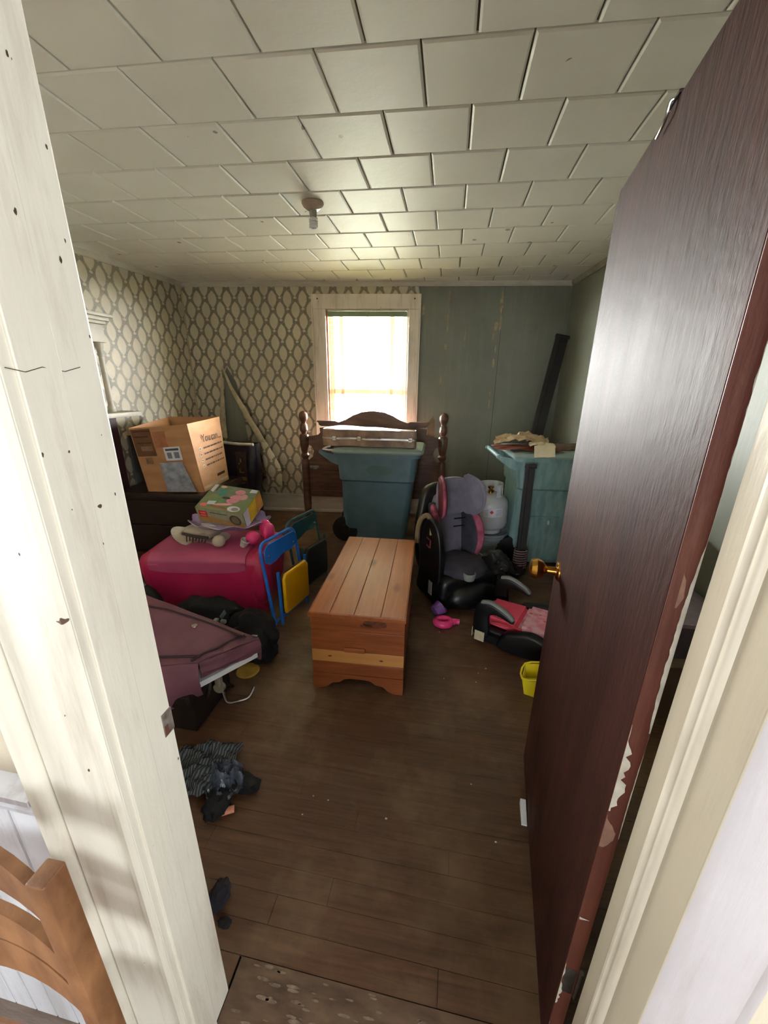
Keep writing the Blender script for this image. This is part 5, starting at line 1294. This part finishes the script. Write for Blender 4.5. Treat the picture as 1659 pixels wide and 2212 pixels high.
cp_ = thing('clothes_heap', 'crumpled heap of striped grey knit clothes on the floor by the doorway', 'clothes', (-.85, .99, 0))
obj('striped_cloth', crumple((-.92, .985, .012), .155, .115, .055, .35, 21, .045, 26, .003), m_stripecloth, cp_, world=True)
obj('film', crumple((-.785, .965, .012), .075, .085, .055, .9, 33, .05, 20, .002), m_film, cp_, world=True, label='crumpled blue-grey plastic film')
obj('black_end', blobbm((-.705, .975, .025), (.06, .035, .03), 3, .2, 3, 3, .003), m_blackcloth, cp_, world=True)
obj('black_end', blobbm((-.765, .885, .028), (.045, .055, .032), 3, .2, 3, 9, .003), m_blackcloth, cp_, world=True)
single('peach_patch', tubebm([(-.738, .868, .013), (-.700, .888, .012)], [.011, .010], 8, flat=1.3), m_peach, 'small peach-coloured piece on the floor at the edge of the clothes heap', 'scrap', (-.72, .88, 0))
single('dark_cloth', blobbm((-.605, .645, .022), (.028, .04, .024), 3, .2, 3, 31, .003), M('dark_navy_cloth', (30, 27, 38), .85), 'dark cloth on the floor against the left jamb near the threshold', 'cloth', (-.60, .66, 0))
single('black_shoe', blobbm((-.50, .605, .018), (.035, .022, .02), 3, .15, 3, 35, .002) if False else blobbm((-.56, .595, .010), (.020, .014, .010), 3, .15, 3, 35, .002), m_blackcloth, 'small black scrap beside the left jamb foot', 'scrap', (-.545, .575, 0))
fb = new(); rnd = random.Random(4)
for k in range(14):
    x, y_ = rnd.uniform(-.6, .35), rnd.uniform(.8, 2.6); s = rnd.uniform(.002, .005)
    if -.66 < x < -.12 and y_ > 1.5: continue
    add_box(fb, x, x+s*1.6, y_, y_+s, .0008, .0025, None)
add_box(fb, .70, .712, 2.58, 2.59, .0008, .006)
single('floor_crumbs', fb, m_chip, 'pale crumbs scattered over the floorboards', 'crumbs', (0, 1.5, 0), kind='stuff')

# ============================================================ THINGS SEEN THROUGH THE GAP BEHIND THE DOOR
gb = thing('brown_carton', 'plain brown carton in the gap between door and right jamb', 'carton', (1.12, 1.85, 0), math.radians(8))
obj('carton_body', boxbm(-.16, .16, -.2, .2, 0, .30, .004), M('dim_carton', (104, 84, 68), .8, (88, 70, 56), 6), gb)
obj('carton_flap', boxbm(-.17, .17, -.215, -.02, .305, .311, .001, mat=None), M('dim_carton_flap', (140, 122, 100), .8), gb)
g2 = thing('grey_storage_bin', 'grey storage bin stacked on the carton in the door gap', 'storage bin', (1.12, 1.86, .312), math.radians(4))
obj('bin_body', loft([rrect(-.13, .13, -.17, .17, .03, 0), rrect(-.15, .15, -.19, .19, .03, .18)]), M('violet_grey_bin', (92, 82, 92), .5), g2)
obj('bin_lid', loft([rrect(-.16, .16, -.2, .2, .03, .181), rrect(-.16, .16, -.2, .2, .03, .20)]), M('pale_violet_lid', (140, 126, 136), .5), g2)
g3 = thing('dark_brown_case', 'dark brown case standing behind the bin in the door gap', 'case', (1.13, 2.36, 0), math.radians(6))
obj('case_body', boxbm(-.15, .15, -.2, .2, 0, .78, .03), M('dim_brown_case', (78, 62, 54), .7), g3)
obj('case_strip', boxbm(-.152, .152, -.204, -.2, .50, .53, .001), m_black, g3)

# ============================================================ HALL CHAIR
hc = thing('ladderback_chair', 'worn brown wooden ladderback chair in the hall at the lower left', 'chair', (-.675, .245, 0), math.radians(1))
for s in (-1, 1): obj('back_post', boxbm(s*.185-.0145, s*.185+.0145, -.016, .016, 0, .885, .003), m_chairwood, hc)
def slat(z0, z1, arch):
    pts = []; n = 12
    for i in range(n+1): t = i/n*2-1; pts.append((t*.171, z1+arch*(1-t*t)))
    for i in range(n, -1, -1): t = i/n*2-1; pts.append((t*.171, z0+arch*.7*(1-t*t)))
    bm = new(); a = [bm.verts.new((x, -.010+.02*(1-(x/.168)**2), z)) for x, z in pts]; b = [bm.verts.new((x, .004+.02*(1-(x/.168)**2), z)) for x, z in pts]; m = len(pts)
    for i in range(n): 
        j, k = m-1-i, m-2-i
        bm.faces.new((a[i], a[i+1], a[k], a[j])); bm.faces.new((b[j], b[k], b[i+1], b[i]))
    for i in range(m): bm.faces.new((a[i], b[i], b[(i+1) % m], a[(i+1) % m]))
    return bm
for z0, z1 in ((.785, .855), (.635, .70), (.545, .62)): obj('back_slat', slat(z0, z1, .035), m_chairwood, hc)
obj('seat', boxbm(-.20, .20, -.40, .0, .405, .43, .008), m_chairwood, hc)
for s in (-1, 1):
    obj('front_leg', boxbm(s*.18-.016, s*.18+.016, -.39, -.358, 0, .404, .004), m_chairwood, hc)
    obj('side_stretcher', tubebm([(s*.18, -.358, .2), (s*.185, -.018, .2)], .009, 8), m_chairwood, hc)
obj('front_stretcher', tubebm([(-.164, -.374, .25), (.164, -.374, .25)], .010, 8), m_chairwood, hc)

for o in list(S.collection.objects):
    if o.parent is None:
        k = o.name.split('.')[0]
        g = {'trash_cart': 'wheeled trash carts in the room', 'folding_kid_chair': 'folded child chairs beside the toy chest', 'bed_rail': 'loose bed rails by the right cart', 'toy_scoop': 'plastic toys on the floor'}.get(k)
        if g: o['group'] = g
